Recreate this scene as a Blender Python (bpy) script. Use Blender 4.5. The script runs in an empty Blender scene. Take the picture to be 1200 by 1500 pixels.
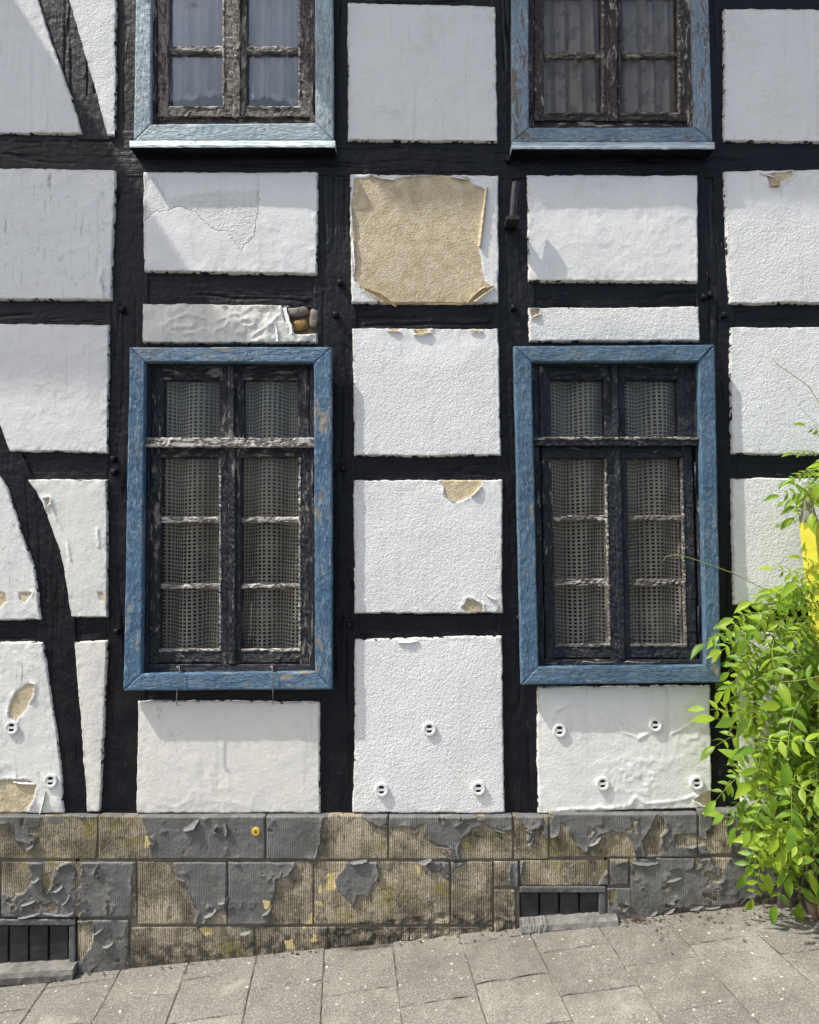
import bpy, math, random
import numpy as np
from mathutils import Vector, Matrix

# ------------------------------------------------------------------ camera, sky, sun, exposure
scene = bpy.context.scene
COL = scene.collection
F, D, ZC, TH = 1083.0, 3.25, 1.70, math.radians(2.75)
cam_d = bpy.data.cameras.new('camera')
cam_d.sensor_fit = 'VERTICAL'; cam_d.sensor_height = 36.0; cam_d.lens = F / 1500 * 36
cam_d.clip_start = 0.05; cam_d.clip_end = 500
cam = bpy.data.objects.new('camera', cam_d); COL.objects.link(cam)
cam.location = (0, -D, ZC); cam.rotation_euler = (math.pi / 2 + TH, 0, 0)
scene.camera = cam

SUN = Vector((0.65, 0.23, -1.0)).normalized()          # direction the light travels
world = bpy.data.worlds.new('World'); scene.world = world; world.use_nodes = True
wn = world.node_tree; wn.nodes.clear()
sky = wn.nodes.new('ShaderNodeTexSky'); sky.sky_type = 'NISHITA'; sky.sun_disc = False
sky.sun_elevation = math.asin(-SUN.z); sky.sun_rotation = math.atan2(-SUN.x, -SUN.y)
sky.air_density = 1.1; sky.dust_density = 4.0; sky.ozone_density = 0.25
bg = wn.nodes.new('ShaderNodeBackground'); bg.inputs['Strength'].default_value = 0.15
wo = wn.nodes.new('ShaderNodeOutputWorld')
wn.links.new(sky.outputs[0], bg.inputs[0]); wn.links.new(bg.outputs[0], wo.inputs[0])
sl = bpy.data.lights.new('sun', 'SUN'); sl.energy = 3.7; sl.angle = math.radians(0.53); sl.color = (1.0, 0.975, 0.90)
sun = bpy.data.objects.new('sun', sl); COL.objects.link(sun)
sun.rotation_euler = SUN.to_track_quat('-Z', 'Y').to_euler(); sun.location = (-4, -3, 9)
vs = scene.view_settings
vs.view_transform = 'Standard'; vs.look = 'None'; vs.gamma = 1.0; vs.exposure = 0.50
vs.use_curve_mapping = False

# ------------------------------------------------------------------ helpers
rnd = random.Random(7)
def P(px, py, Y=0.0):
    u = (px - 600) / F; v = (750 - py) / F
    fw = math.cos(TH) - v * math.sin(TH); up = math.sin(TH) + v * math.cos(TH)
    t = (Y + D) / fw
    return (u * t, Y, ZC + up * t)
def PV(a, Y):                                           # array (n,2) px -> (n,2) X,Z
    a = np.asarray(a, float); u = (a[:, 0] - 600) / F; v = (750 - a[:, 1]) / F
    fw = math.cos(TH) - v * math.sin(TH); up = math.sin(TH) + v * math.cos(TH)
    t = (Y + D) / fw
    return np.stack([u * t, ZC + up * t], 1)

def _hash(i, j, s):
    h = np.sin(i * 127.1 + j * 311.7 + s * 74.7) * 43758.5453
    return h - np.floor(h)
def vn(x, y, s=0):
    xi = np.floor(x); yi = np.floor(y); fx = x - xi; fy = y - yi
    fx = fx * fx * (3 - 2 * fx); fy = fy * fy * (3 - 2 * fy)
    a = _hash(xi, yi, s); b = _hash(xi + 1, yi, s); c = _hash(xi, yi + 1, s); d = _hash(xi + 1, yi + 1, s)
    return (a * (1 - fx) + b * fx) * (1 - fy) + (c * (1 - fx) + d * fx) * fy
def fbm(x, y, f, o=4, s=0, g=0.5):
    r = 0; a = 1.0; t = 0
    for k in range(o):
        r = r + a * (vn(x * f + 13.7 * k, y * f - 7.1 * k, s + k) - 0.5); t += a; a *= g; f *= 2.03
    return r / t * 2                                     # about -1..1
def sdf(X, Z, poly):                                     # negative inside
    n = len(poly); d = np.full(X.shape, 1e9); ins = np.zeros(X.shape, bool)
    for i in range(n):
        ax, az = poly[i]; bx, bz = poly[(i + 1) % n]
        ex, ez = bx - ax, bz - az
        t = np.clip(((X - ax) * ex + (Z - az) * ez) / (ex * ex + ez * ez + 1e-12), 0, 1)
        d = np.minimum(d, np.hypot(X - ax - t * ex, Z - az - t * ez))
        c = ((az > Z) != (bz > Z)) & (X < (bx - ax) * (Z - az) / (bz - az + 1e-12) + ax)
        ins ^= c
    return np.where(ins, -d, d)
def sdf_px(X, Z, polys, Y):
    r = np.full(X.shape, 9.0)
    for p in polys: r = np.minimum(r, sdf(X, Z, PV(p, Y)))
    return r

def link(o, parent=None):
    COL.objects.link(o)
    if parent is not None:
        o.parent = parent
        o.matrix_parent_inverse = Matrix.Translation(-parent.location)
    return o
def empty(name, loc, label=None, cat=None, group=None, parent=None):
    o = bpy.data.objects.new(name, None); o.location = loc; o.empty_display_size = 0.1
    COL.objects.link(o)
    if parent is not None:
        o.parent = parent; o.matrix_parent_inverse = Matrix.Translation(-parent.matrix_basis.translation)
    if label: o['label'] = label
    if cat: o['category'] = cat
    if group: o['group'] = group
    return o
def world_of(o):
    return o.location if o.type == 'EMPTY' else Vector((0, 0, 0))
def attach(o, parent):
    """parent with geometry kept in world coordinates (all parents are unrotated)"""
    COL.objects.link(o)
    if parent is not None:
        o.parent = parent
        if parent.type == 'EMPTY': o.matrix_parent_inverse = Matrix.Translation(-parent.location)
    return o
def mesh_np(name, V, Q, mat, parent=None, smooth=True, attrs=None, midx=None, mats=None):
    """V (n,3); Q (m,4) quads or list of arbitrary faces"""
    me = bpy.data.meshes.new(name)
    V = np.asarray(V, np.float32)
    if isinstance(Q, np.ndarray):
        m, k = Q.shape
        me.vertices.add(len(V)); me.vertices.foreach_set('co', V.ravel())
        me.loops.add(m * k); me.loops.foreach_set('vertex_index', Q.ravel().astype(np.int32))
        me.polygons.add(m)
        me.polygons.foreach_set('loop_start', (np.arange(m) * k).astype(np.int32))
        me.polygons.foreach_set('loop_total', np.full(m, k, np.int32))
    else:
        me.from_pydata([tuple(v) for v in V], [], Q)
    if mats:
        for x in mats: me.materials.append(x)
    else: me.materials.append(mat)
    n = len(me.polygons)
    me.polygons.foreach_set('use_smooth', np.full(n, smooth, bool))
    if midx is not None: me.polygons.foreach_set('material_index', np.asarray(midx, np.int32))
    for k, a in (attrs or {}).items():
        at = me.attributes.new(k, 'FLOAT', 'POINT'); at.data.foreach_set('value', np.asarray(a, np.float32).ravel())
    me.update(); me.validate()
    o = bpy.data.objects.new(name, me)
    attach(o, parent)
    return o
class MB:                                                # small mesh collector
    def __init__(s): s.v = []; s.f = []; s.m = []
    def add(s, v, f, mi=0):
        b = len(s.v); s.v += [tuple(x) for x in v]; s.f += [tuple(b + i for i in q) for q in f]; s.m += [mi] * len(f)
    def box(s, a, b, mi=0, cham=0.0):
        x0, y0, z0 = a; x1, y1, z1 = b
        v = [(x, y, z) for x in (x0, x1) for y in (y0, y1) for z in (z0, z1)]
        s.add(v, [(0, 1, 3, 2), (4, 6, 7, 5), (0, 4, 5, 1), (2, 3, 7, 6), (0, 2, 6, 4), (1, 5, 7, 3)], mi)
    def tube(s, pts, rads, n=8, mi=0, cap=True):
        pts = [Vector(p) for p in pts]; rings = []
        up = Vector((0.3, 0.9, 0.2))
        for i, p in enumerate(pts):
            t = (pts[min(i + 1, len(pts) - 1)] - pts[max(i - 1, 0)]).normalized()
            a = t.cross(up)
            if a.length < 1e-3: a = t.cross(Vector((1, 0, 0)))
            a.normalize(); b = t.cross(a).normalized()
            r = rads[i] if hasattr(rads, '__len__') else rads
            rings.append([p + a * (r * math.cos(2 * math.pi * k / n)) + b * (r * math.sin(2 * math.pi * k / n)) for k in range(n)])
        v = [q for r in rings for q in r]; f = []
        for i in range(len(pts) - 1):
            for k in range(n):
                f.append((i * n + k, i * n + (k + 1) % n, (i + 1) * n + (k + 1) % n, (i + 1) * n + k))
        if cap:
            f.append(tuple(reversed(range(n)))); f.append(tuple((len(pts) - 1) * n + k for k in range(n)))
        s.add(v, f, mi)
    def build(s, name, mats, parent=None, smooth=False):
        if not isinstance(mats, (list, tuple)): mats = [mats]
        return mesh_np(name, s.v, s.f, None, parent, smooth, midx=s.m, mats=mats)

def resample(pl, n):
    pl = np.asarray(pl, float); seg = np.hypot(*(pl[1:] - pl[:-1]).T); t = np.concatenate([[0], np.cumsum(seg)]); t /= t[-1]
    q = np.linspace(0, 1, n)
    return np.stack([np.interp(q, t, pl[:, 0]), np.interp(q, t, pl[:, 1])], 1)
def patch(name, top, right, bottom, left, Y, mat, parent, res=0.005, rim=0.012, depth=0.02, rimdrop=None,
          disp=None, wob=0.0015, seed=0, smooth=True, wobf=9):
    """Coons patch between four px polylines on the plane Y; disp(X,Z,d)->(outward metres, attrs)"""
    T = PV(top, Y); R = PV(right, Y); B = PV(bottom, Y); L = PV(left, Y)
    ln = lambda a: np.hypot(*(a[1:] - a[:-1]).T).sum()
    nu = max(3, int(max(ln(T), ln(B)) / res) + 1); nv = max(3, int(max(ln(L), ln(R)) / res) + 1)
    T, B = resample(T, nu), resample(B, nu); R, L = resample(R, nv), resample(L, nv)
    u = np.linspace(0, 1, nu)[None, :, None]; v = np.linspace(0, 1, nv)[:, None, None]
    G = (1 - v) * T[None] + v * B[None] + (1 - u) * L[:, None] + u * R[:, None] - (
        (1 - u) * (1 - v) * T[0] + u * (1 - v) * T[-1] + (1 - u) * v * B[0] + u * v * B[-1])
    X, Z = G[..., 0].copy(), G[..., 1].copy()
    W = np.hypot(X[:, -1] - X[:, 0], Z[:, -1] - Z[:, 0])[:, None]; H = np.hypot(X[-1] - X[0], Z[-1] - Z[0])[None]
    uu, vv = u[..., 0], v[..., 0]
    d = np.minimum(np.minimum(uu * W, (1 - uu) * W), np.minimum(vv * H, (1 - vv) * H))
    wx_ = wob * (fbm(X, Z, wobf, 3, seed + 1) + 0.7 * fbm(X, Z, wobf * 4, 3, seed + 3)); Z += wob * (fbm(X + 5, Z, wobf, 3, seed + 2) + 0.7 * fbm(X + 3, Z, wobf * 4, 3, seed + 4)); X += wx_
    rd = rim if rimdrop is None else rimdrop
    q = np.clip(d / rim, 0, 1); Yv = Y + rd * (1 - np.sqrt(np.maximum(0, 1 - (1 - q) ** 2)))
    attrs = {}
    if disp:
        h, attrs = disp(X, Z, d); Yv = Yv - h * np.clip(d / (rim * 0.6), 0, 1)
    pad = lambda a: np.pad(a, 1, mode='edge')
    X, Z = pad(X), pad(Z); Yp = np.pad(Yv, 1, mode='constant', constant_values=Y + depth)
    attrs = {k: pad(a * np.ones_like(Yv)) for k, a in attrs.items()}
    nu += 2; nv += 2
    V = np.stack([X, Yp, Z], -1).reshape(-1, 3)
    i = np.arange(nv - 1)[:, None] * nu + np.arange(nu - 1)[None]
    Q = np.stack([i, i + nu, i + nu + 1, i + 1], -1).reshape(-1, 4)
    return mesh_np(name, V, Q, mat, parent, smooth, attrs)
def quad(tl, tr, br, bl): return ([tl, tr], [tr, br], [bl, br], [tl, bl])
def rect(x0, y0, x1, y1): return quad((x0, y0), (x1, y0), (x1, y1), (x0, y1))

# ------------------------------------------------------------------ materials
class M:
    def __init__(s, name):
        s.m = bpy.data.materials.new(name); s.m.use_nodes = True; s.t = s.m.node_tree; s.t.nodes.clear()
        s.out = s.t.nodes.new('ShaderNodeOutputMaterial'); s.b = s.t.nodes.new('ShaderNodeBsdfPrincipled')
        s.t.links.new(s.b.outputs[0], s.out.inputs[0])
        s.g = s.t.nodes.new('ShaderNodeNewGeometry'); s.pos = s.g.outputs['Position']
    def n(s, ty, **k):
        x = s.t.nodes.new(ty)
        for a, b in k.items(): setattr(x, a, b)
        return x
    def set(s, sock, v):
        if hasattr(v, 'links') or hasattr(v, 'is_linked'): s.t.links.new(v, sock)
        elif isinstance(v, (tuple, list)): sock.default_value = tuple(v) + ((1,) if len(v) == 3 and len(sock.default_value) == 4 else ())
        else: sock.default_value = v
    def scale(s, sc, off=(0, 0, 0), src=None):
        x = s.n('ShaderNodeMapping'); s.t.links.new(src or s.pos, x.inputs[0]); x.inputs['Scale'].default_value = sc; x.inputs['Location'].default_value = off
        return x.outputs[0]
    def noise(s, sc, det=3, ro=0.55, vec=None, dist=0.0):
        x = s.n('ShaderNodeTexNoise'); s.t.links.new(vec or s.pos, x.inputs['Vector'])
        x.inputs['Scale'].default_value = sc; x.inputs['Detail'].default_value = det; x.inputs['Roughness'].default_value = ro; x.inputs['Distortion'].default_value = dist
        return x.outputs[0]
    def vor(s, sc, vec=None, feat='F1', out=0, rnd=1.0):
        x = s.n('ShaderNodeTexVoronoi', feature=feat); s.t.links.new(vec or s.pos, x.inputs['Vector']); x.inputs['Scale'].default_value = sc
        x.inputs['Randomness'].default_value = rnd
        return x.outputs[out]
    def warp(s, amp, sc):
        n_ = s.n('ShaderNodeTexNoise'); s.t.links.new(s.pos, n_.inputs['Vector']); n_.inputs['Scale'].default_value = sc; n_.inputs['Detail'].default_value = 4
        a = s.n('ShaderNodeVectorMath', operation='SCALE'); s.t.links.new(n_.outputs['Color'], a.inputs[0]); a.inputs['Scale'].default_value = amp
        b = s.n('ShaderNodeVectorMath', operation='ADD'); s.t.links.new(s.pos, b.inputs[0]); s.t.links.new(a.outputs[0], b.inputs[1]); return b.outputs[0]
    def attr(s, name):
        x = s.n('ShaderNodeAttribute'); x.attribute_name = name; return x.outputs['Fac']
    def math(s, op, a, b=0.0, c=None, clamp=False):
        x = s.n('ShaderNodeMath', operation=op, use_clamp=clamp); s.set(x.inputs[0], a); s.set(x.inputs[1], b)
        if c is not None: s.set(x.inputs[2], c)
        return x.outputs[0]
    def step(s, v, lo, hi):                              # smooth threshold
        x = s.n('ShaderNodeMapRange', interpolation_type='SMOOTHSTEP'); s.set(x.inputs[0], v); x.inputs[1].default_value = lo; x.inputs[2].default_value = hi
        return x.outputs[0]
    def mix(s, f, a, b):
        x = s.n('ShaderNodeMix', data_type='RGBA'); s.set(x.inputs[0], f); s.set(x.inputs[6], a); s.set(x.inputs[7], b); return x.outputs[2]
    def bump(s, h, st=1.0, di=0.002, nrm=None):
        x = s.n('ShaderNodeBump'); s.set(x.inputs['Height'], h); x.inputs['Strength'].default_value = st; x.inputs['Distance'].default_value = di
        if nrm is not None: s.t.links.new(nrm, x.inputs['Normal'])
        return x.outputs[0]
    def done(s, col, ro=0.7, nrm=None, spec=0.4, **k):
        s.set(s.b.inputs['Base Color'], col); s.set(s.b.inputs['Roughness'], ro); s.b.inputs['Specular IOR Level'].default_value = spec
        if nrm is not None: s.t.links.new(nrm, s.b.inputs['Normal'])
        for a, b in k.items(): s.set(s.b.inputs[a], b)
        return s.m
MAT = {}
def m_plaster():
    k = M('painted_plaster')
    ed = k.attr('ed'); peel = k.attr('peel'); rough = k.attr('rough'); warm = k.attr('warm'); dirt = k.attr('dirt'); deep = k.attr('deep')
    base = k.mix(warm, (0.775, 0.782, 0.775), (0.70, 0.685, 0.630))
    base = k.mix(k.math('MULTIPLY', k.step(k.noise(5, 5), 0.45, 0.75), 0.22), base, (0.62, 0.61, 0.58))
    st = k.step(k.noise(1, 6, 0.7, k.scale((60, 60, 5))), 0.54, 0.72)
    bl = k.step(k.noise(9, 4), 0.42, 0.62)
    base = k.mix(k.math('MULTIPLY', k.math('MULTIPLY', st, bl), k.math('MULTIPLY', dirt, 0.85)), base, (0.22, 0.21, 0.20))
    base = k.mix(k.math('MULTIPLY', k.step(k.noise(22, 5, 0.7), 0.57, 0.72), k.math('MULTIPLY', dirt, 0.45)), base, (0.36, 0.34, 0.30))
    crack = k.step(k.vor(6, k.warp(0.05, 14), 'DISTANCE_TO_EDGE'), 0.006, 0.0)
    crack = k.math('MULTIPLY', crack, k.step(k.noise(3.1, 2), 0.50, 0.58))
    base = k.mix(k.math('MULTIPLY', crack, k.math('MULTIPLY', k.math('SUBTRACT', 1.0, rough, clamp=True), 0.45)), base, (0.3, 0.28, 0.25))
    gr_ = k.math('MULTIPLY', k.step(k.noise(3.0, 6, 0.7), 0.50, 0.72), 0.35)                      # general grime
    base = k.mix(k.math('MULTIPLY', gr_, k.step(k.noise(45, 4, 0.7), 0.38, 0.62)), base, (0.42, 0.40, 0.37))
    run = k.math('MULTIPLY', k.step(k.noise(1, 4, 0.6, k.scale((38, 38, 1.6))), 0.56, 0.74), 0.22) # faint rain runs
    base = k.mix(run, base, (0.40, 0.39, 0.36))
    edn = k.math('SUBTRACT', ed, k.math('MULTIPLY', k.math('SUBTRACT', k.noise(28, 5, 0.7), 0.40), 0.045))
    base = k.mix(k.math('MULTIPLY', k.step(edn, 0.012, -0.004), 0.45), base, (0.40, 0.37, 0.32))   # dirty, worn borders
    sm = k.step(k.math('SUBTRACT', ed, k.math('MULTIPLY', k.math('SUBTRACT', k.noise(33, 5, 0.65, k.scale((1, 1, 1), (4, 2, 7))), 0.50), 0.05)), 0.001, -0.001)
    base = k.mix(sm, base, (0.03, 0.03, 0.033))                                                   # black paint strayed from the timbers
    tan = k.mix(k.step(k.noise(24, 6, 0.65), 0.3, 0.7), (0.47, 0.385, 0.245), (0.64, 0.555, 0.395))
    tan = k.mix(k.math('MULTIPLY', k.step(k.noise(9, 5, 0.7), 0.52, 0.70), 0.45), tan, (0.40, 0.30, 0.17))
    tan = k.mix(k.math('MULTIPLY', k.step(k.noise(240, 3, 0.6), 0.57, 0.66), 0.6), tan, (0.75, 0.68, 0.52))
    pm = k.step(k.math('ADD', peel, k.math('MULTIPLY', k.math('SUBTRACT', k.noise(160, 3), 0.5), 0.5)), 0.46, 0.54)
    col = k.mix(pm, base, tan)
    rub = k.mix(k.noise(35, 4), (0.10, 0.075, 0.05), (0.22, 0.16, 0.10))
    col = k.mix(k.step(deep, 0.4, 0.6), col, rub)
    g1 = k.math('ADD', k.math('MULTIPLY', k.noise(135, 4, 0.62), 0.75), k.math('MULTIPLY', k.noise(62, 2, 0.5), 0.45)); g2 = k.noise(260, 3, 0.65)
    h = k.math('ADD', k.math('MULTIPLY', g1, k.math('ADD', k.math('MULTIPLY', rough, 1.0), k.math('MULTIPLY', pm, 0.8))), k.math('MULTIPLY', g2, 0.22))
    h = k.math('ADD', h, k.math('MULTIPLY', k.noise(16, 6, 0.6), 0.75))
    return k.done(col, 0.8, k.bump(h, 1.0, 0.0058), 0.2)
MAT['plaster'] = m_plaster()
def m_timber(name, vert):
    k = M(name)
    sc = (70, 40, 5) if vert else (5, 40, 70)
    gr = k.noise(1, 5, 0.65, k.scale(sc), 0.4)
    big = k.noise(9, 4); fl = k.noise(28, 5, 0.65)
    col = k.mix(k.step(big, 0.35, 0.7), (0.005, 0.006, 0.0095), (0.010, 0.0105, 0.0125))
    col = k.mix(k.math('MULTIPLY', k.step(k.math('ADD', k.math('MULTIPLY', fl, 0.6), k.math('MULTIPLY', gr, 0.4)), 0.60, 0.645), 0.8), col, (0.040, 0.038, 0.037))
    crackn = k.step(k.noise(1, 2, 0.5, k.scale((28, 20, 1.6) if vert else (1.6, 20, 28)), 1.2), 0.655, 0.70)
    col = k.mix(crackn, col, (0.004, 0.004, 0.005))
    h = k.math('ADD', k.math('MULTIPLY', gr, 0.6), k.math('MULTIPLY', fl, 0.7))
    h = k.math('SUBTRACT', h, k.math('MULTIPLY', crackn, 1.2))
    return k.done(col, k.math('ADD', k.math('MULTIPLY', big, 0.45), 0.22), k.bump(h, 1.0, 0.0055), 0.22)
MAT['timber_v'] = m_timber('black_timber_upright', True); MAT['timber_h'] = m_timber('black_timber_level', False)
def m_flaky(name, vert, c1, c2, under, wood, amt, ro=0.45, um=0.5):
    """old oil paint: brush grain, scales flaking down to an undercoat and to bare wood"""
    k = M(name)
    sc = (62, 50, 15) if vert else (15, 50, 62)
    sv = k.scale(sc); gr = k.noise(1, 5, 0.6, k.scale((150, 80, 8) if vert else (8, 80, 150)))
    fl = k.noise(1, 6, 0.62, sv, 0.6); big = k.noise(3.3, 3)
    a = k.math('ADD', k.math('MULTIPLY', fl, 0.75), k.math('MULTIPLY', big, 0.35))
    th = 0.72 - 0.32 * amt
    mu = k.step(a, th - 0.035, th - 0.02); mw = k.step(a, th + 0.02, th + 0.035)
    col = k.mix(k.step(k.noise(6, 4), 0.3, 0.7), c1, c2)
    col = k.mix(k.math('MULTIPLY', mu, um), col, under)
    wd = k.mix(gr, tuple(x * 0.5 for x in wood), tuple(min(0.8, x * 1.35) for x in wood))
    col = k.mix(mw, col, wd)
    lift = k.step(a, th - 0.14, th - 0.035)             # scales lift before they fall
    h = k.math('SUBTRACT', k.math('MULTIPLY', lift, 0.8), k.math('MULTIPLY', k.math('ADD', mu, mw), 0.9))
    h = k.math('ADD', h, k.math('MULTIPLY', gr, 0.35))
    h = k.math('ADD', h, k.math('MULTIPLY', k.noise(45, 3), 0.5))
    return k.done(col, k.math('ADD', k.math('MULTIPLY', mw, 0.35), ro), k.bump(h, 1.0, 0.0036), 0.4)
B1, B2 = (0.052, 0.120, 0.205), (0.090, 0.175, 0.275)
for v in (True, False):
    s = 'v' if v else 'h'
    MAT['blue_a' + s] = m_flaky('blue_paint_' + s, v, B1, B2, (0.20, 0.31, 0.42), (0.28, 0.25, 0.21), 0.32, 0.42, 0.6)
    MAT['blue_b' + s] = m_flaky('blue_paint_sound_' + s, v, (0.058, 0.118, 0.185), (0.095, 0.170, 0.250), (0.15, 0.26, 0.38), (0.27, 0.23, 0.18), 0.26)
    MAT['blue_c' + s] = m_flaky('pale_blue_paint_' + s, v, (0.27, 0.36, 0.41), (0.36, 0.46, 0.50), (0.50, 0.58, 0.60), (0.24, 0.22, 0.19), 0.27)
    MAT['blue_d' + s] = m_flaky('faded_blue_paint_' + s, v, (0.16, 0.24, 0.33), (0.24, 0.33, 0.42), (0.36, 0.44, 0.50), (0.17, 0.155, 0.14), 0.36)
    MAT['navy_a' + s] = m_flaky('black_sash_paint_' + s, v, (0.010, 0.013, 0.022), (0.016, 0.018, 0.026), (0.06, 0.058, 0.056), (0.20, 0.185, 0.165), 0.40)
    MAT['navy_b' + s] = m_flaky('black_sash_paint_sound_' + s, v, (0.008, 0.012, 0.022), (0.013, 0.016, 0.025), (0.05, 0.05, 0.05), (0.20, 0.185, 0.165), 0.25)
    MAT['brown_a' + s] = m_flaky('brown_sash_paint_' + s, v, (0.035, 0.025, 0.023), (0.055, 0.04, 0.036), (0.13, 0.11, 0.095), (0.25, 0.22, 0.19), 0.56)
    MAT['brown_b' + s] = m_flaky('brown_sash_paint_sound_' + s, v, (0.028, 0.020, 0.020), (0.045, 0.034, 0.032), (0.11, 0.095, 0.085), (0.36, 0.33, 0.30), 0.38)
MAT['worn_wood'] = m_flaky('bleached_putty_wood', False, (0.30, 0.27, 0.235), (0.42, 0.39, 0.345), (0.05, 0.05, 0.05), (0.55, 0.52, 0.47), 0.55, 0.6, 0.9)
MAT['worn_wood_dark'] = m_flaky('weathered_glazing_bar', False, (0.13, 0.115, 0.10), (0.23, 0.21, 0.185), (0.03, 0.03, 0.03), (0.42, 0.39, 0.35), 0.52, 0.6, 0.9)
MAT['sill_blue_c'] = m_flaky('pale_sill_paint', False, (0.52, 0.60, 0.62), (0.60, 0.67, 0.68), (0.55, 0.62, 0.63), (0.3, 0.27, 0.22), 0.12)
MAT['sill_blue_d'] = m_flaky('faded_sill_paint', False, (0.36, 0.44, 0.50), (0.44, 0.52, 0.57), (0.45, 0.52, 0.55), (0.3, 0.27, 0.22), 0.12)
def m_plinth():
    k = M('flaking_grey_plinth')
    peel = k.attr('peel'); cream = k.attr('cream'); lich = k.attr('lichen'); dark = k.attr('dark')
    pm = k.step(k.math('ADD', peel, k.math('MULTIPLY', k.math('SUBTRACT', k.noise(170, 3), 0.5), 0.45)), 0.46, 0.54)
    paint = k.mix(k.step(k.noise(11, 5), 0.35, 0.7), (0.118, 0.117, 0.114), (0.165, 0.162, 0.156))
    paint = k.mix(k.math('MULTIPLY', k.step(k.noise(60, 4), 0.60, 0.68), 0.5), paint, (0.22, 0.21, 0.19))
    groove = k.noise(1, 3, 0.5, k.scale((150, 30, 3.2)), 0.5)
    wob = k.n('ShaderNodeTexWave', wave_type='BANDS', bands_direction='X'); k.t.links.new(k.pos, wob.inputs['Vector'])
    wob.inputs['Scale'].default_value = 40; wob.inputs['Distortion'].default_value = 3.2; wob.inputs['Detail'].default_value = 2; wob.inputs['Detail Scale'].default_value = 0.6
    tool = k.math('ADD', k.math('MULTIPLY', wob.outputs['Fac'], k.math('MULTIPLY', k.noise(6, 4, 0.6), 0.9)), k.math('MULTIPLY', groove, 0.85))
    stone = k.mix(k.step(k.noise(7, 5, 0.6), 0.35, 0.66), (0.175, 0.150, 0.108), (0.46, 0.395, 0.285))
    stone = k.mix(k.math('MULTIPLY', k.step(tool, 0.62, 0.35), 0.55), stone, (0.08, 0.068, 0.05))
    stone = k.mix(k.math('MULTIPLY', k.step(k.noise(55, 5, 0.7), 0.56, 0.64), 0.55), stone, (0.52, 0.47, 0.37))
    stone = k.mix(k.math('MULTIPLY', k.math('MULTIPLY', lich, 0.95), k.step(k.noise(16, 5, 0.65), 0.44, 0.66)), stone, (0.225, 0.20, 0.05))
    stone = k.mix(k.math('MULTIPLY', k.step(k.noise(4.2, 6, 0.7, k.scale((1, 1, 1), (9, 1, 3))), 0.47, 0.68), 0.75), stone, (0.085, 0.076, 0.056))
    stone = k.mix(k.math('MULTIPLY', k.step(k.noise(33, 6, 0.75, k.scale((1, 1, 0.55), (2, 5, 1))), 0.53, 0.62), 0.65), stone, (0.06, 0.052, 0.038))
    stone = k.mix(k.math('MULTIPLY', k.step(dark, 0.25, 0.6), k.math('MULTIPLY', k.step(k.noise(20, 5, 0.7), 0.42, 0.58), 0.85)), stone, (0.042, 0.037, 0.030))
    edge_ = k.math('MULTIPLY', k.step(peel, 0.02, 0.30), k.step(peel, 0.98, 0.7))
    paint = k.mix(k.math('MULTIPLY', k.step(k.noise(7, 6, 0.7, k.scale((1, 1, 1), (1, 8, 2))), 0.50, 0.66), 0.45), paint, (0.075, 0.073, 0.066))
    paint = k.mix(k.math('MULTIPLY', k.math('MULTIPLY', k.step(dark, 0.3, 0.6), k.step(k.noise(18, 6, 0.7, k.scale((1, 1, 1), (5, 5, 5))), 0.46, 0.58)), 0.6), paint, (0.07, 0.064, 0.052))   # splashed mud
    col = k.mix(pm, paint, stone)
    col = k.mix(k.step(k.math('ADD', cream, k.math('MULTIPLY', k.math('SUBTRACT', k.noise(120, 3), 0.5), 0.5)), 0.46, 0.54), col, (0.60, 0.48, 0.22))
    h = k.math('MULTIPLY', tool, k.math('ADD', k.math('MULTIPLY', pm, 0.75), 0.28))
    h = k.math('ADD', h, k.math('MULTIPLY', k.noise(70, 5, 0.65), k.math('ADD', k.math('MULTIPLY', pm, 0.8), 0.55)))
    h = k.math('SUBTRACT', h, k.math('MULTIPLY', pm, 0.5))
    return k.done(col, k.math('ADD', k.math('MULTIPLY', pm, 0.3), 0.55), k.bump(h, 1.0, 0.0052), 0.3)
MAT['plinth'] = m_plinth()
def simple(name, c1, c2, sc=20, ro=0.6, bsc=60, bd=0.001, spec=0.4, **kw):
    k = M(name); return k.done(k.mix(k.step(k.noise(sc, 5), 0.3, 0.7), c1, c2), ro, k.bump(k.noise(bsc, 4), 1.0, bd), spec, **kw)
MAT['white_flake'] = simple('white_paint_film', (0.74, 0.74, 0.74), (0.80, 0.80, 0.80), 30)
MAT['tan_back'] = simple('paint_film_back', (0.50, 0.40, 0.23), (0.64, 0.53, 0.34), 40, 0.8, 160, 0.002)
MAT['grey_flake'] = simple('grey_paint_film', (0.13, 0.13, 0.128), (0.18, 0.178, 0.172), 30)
MAT['flake_back'] = simple('grey_film_back', (0.16, 0.15, 0.13), (0.34, 0.31, 0.26), 60)
MAT['rubble'] = simple('rubble_stone', (0.13, 0.11, 0.095), (0.30, 0.26, 0.22), 25, 0.85, 70, 0.006)
MAT['rubble_o'] = simple('ochre_rubble', (0.14, 0.085, 0.035), (0.36, 0.22, 0.075), 35, 0.85, 80, 0.006)
MAT['disc'] = simple('white_plastic', (0.68, 0.68, 0.67), (0.76, 0.76, 0.75), 60, 0.5, 120, 0.0008)
MAT['hole'] = simple('dark_hole', (0.006, 0.006, 0.007), (0.012, 0.012, 0.012), 20)
MAT['iron'] = simple('black_iron', (0.014, 0.015, 0.016), (0.035, 0.035, 0.034), 40, 0.45, 120, 0.001)
MAT['steel'] = simple('rusty_steel', (0.10, 0.085, 0.075), (0.24, 0.225, 0.21), 90, 0.45, 200, 0.0006, 0.5, Metallic=0.5)
MAT['yellow_disc'] = simple('yellow_marker', (0.55, 0.34, 0.05), (0.68, 0.43, 0.08), 60)
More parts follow.
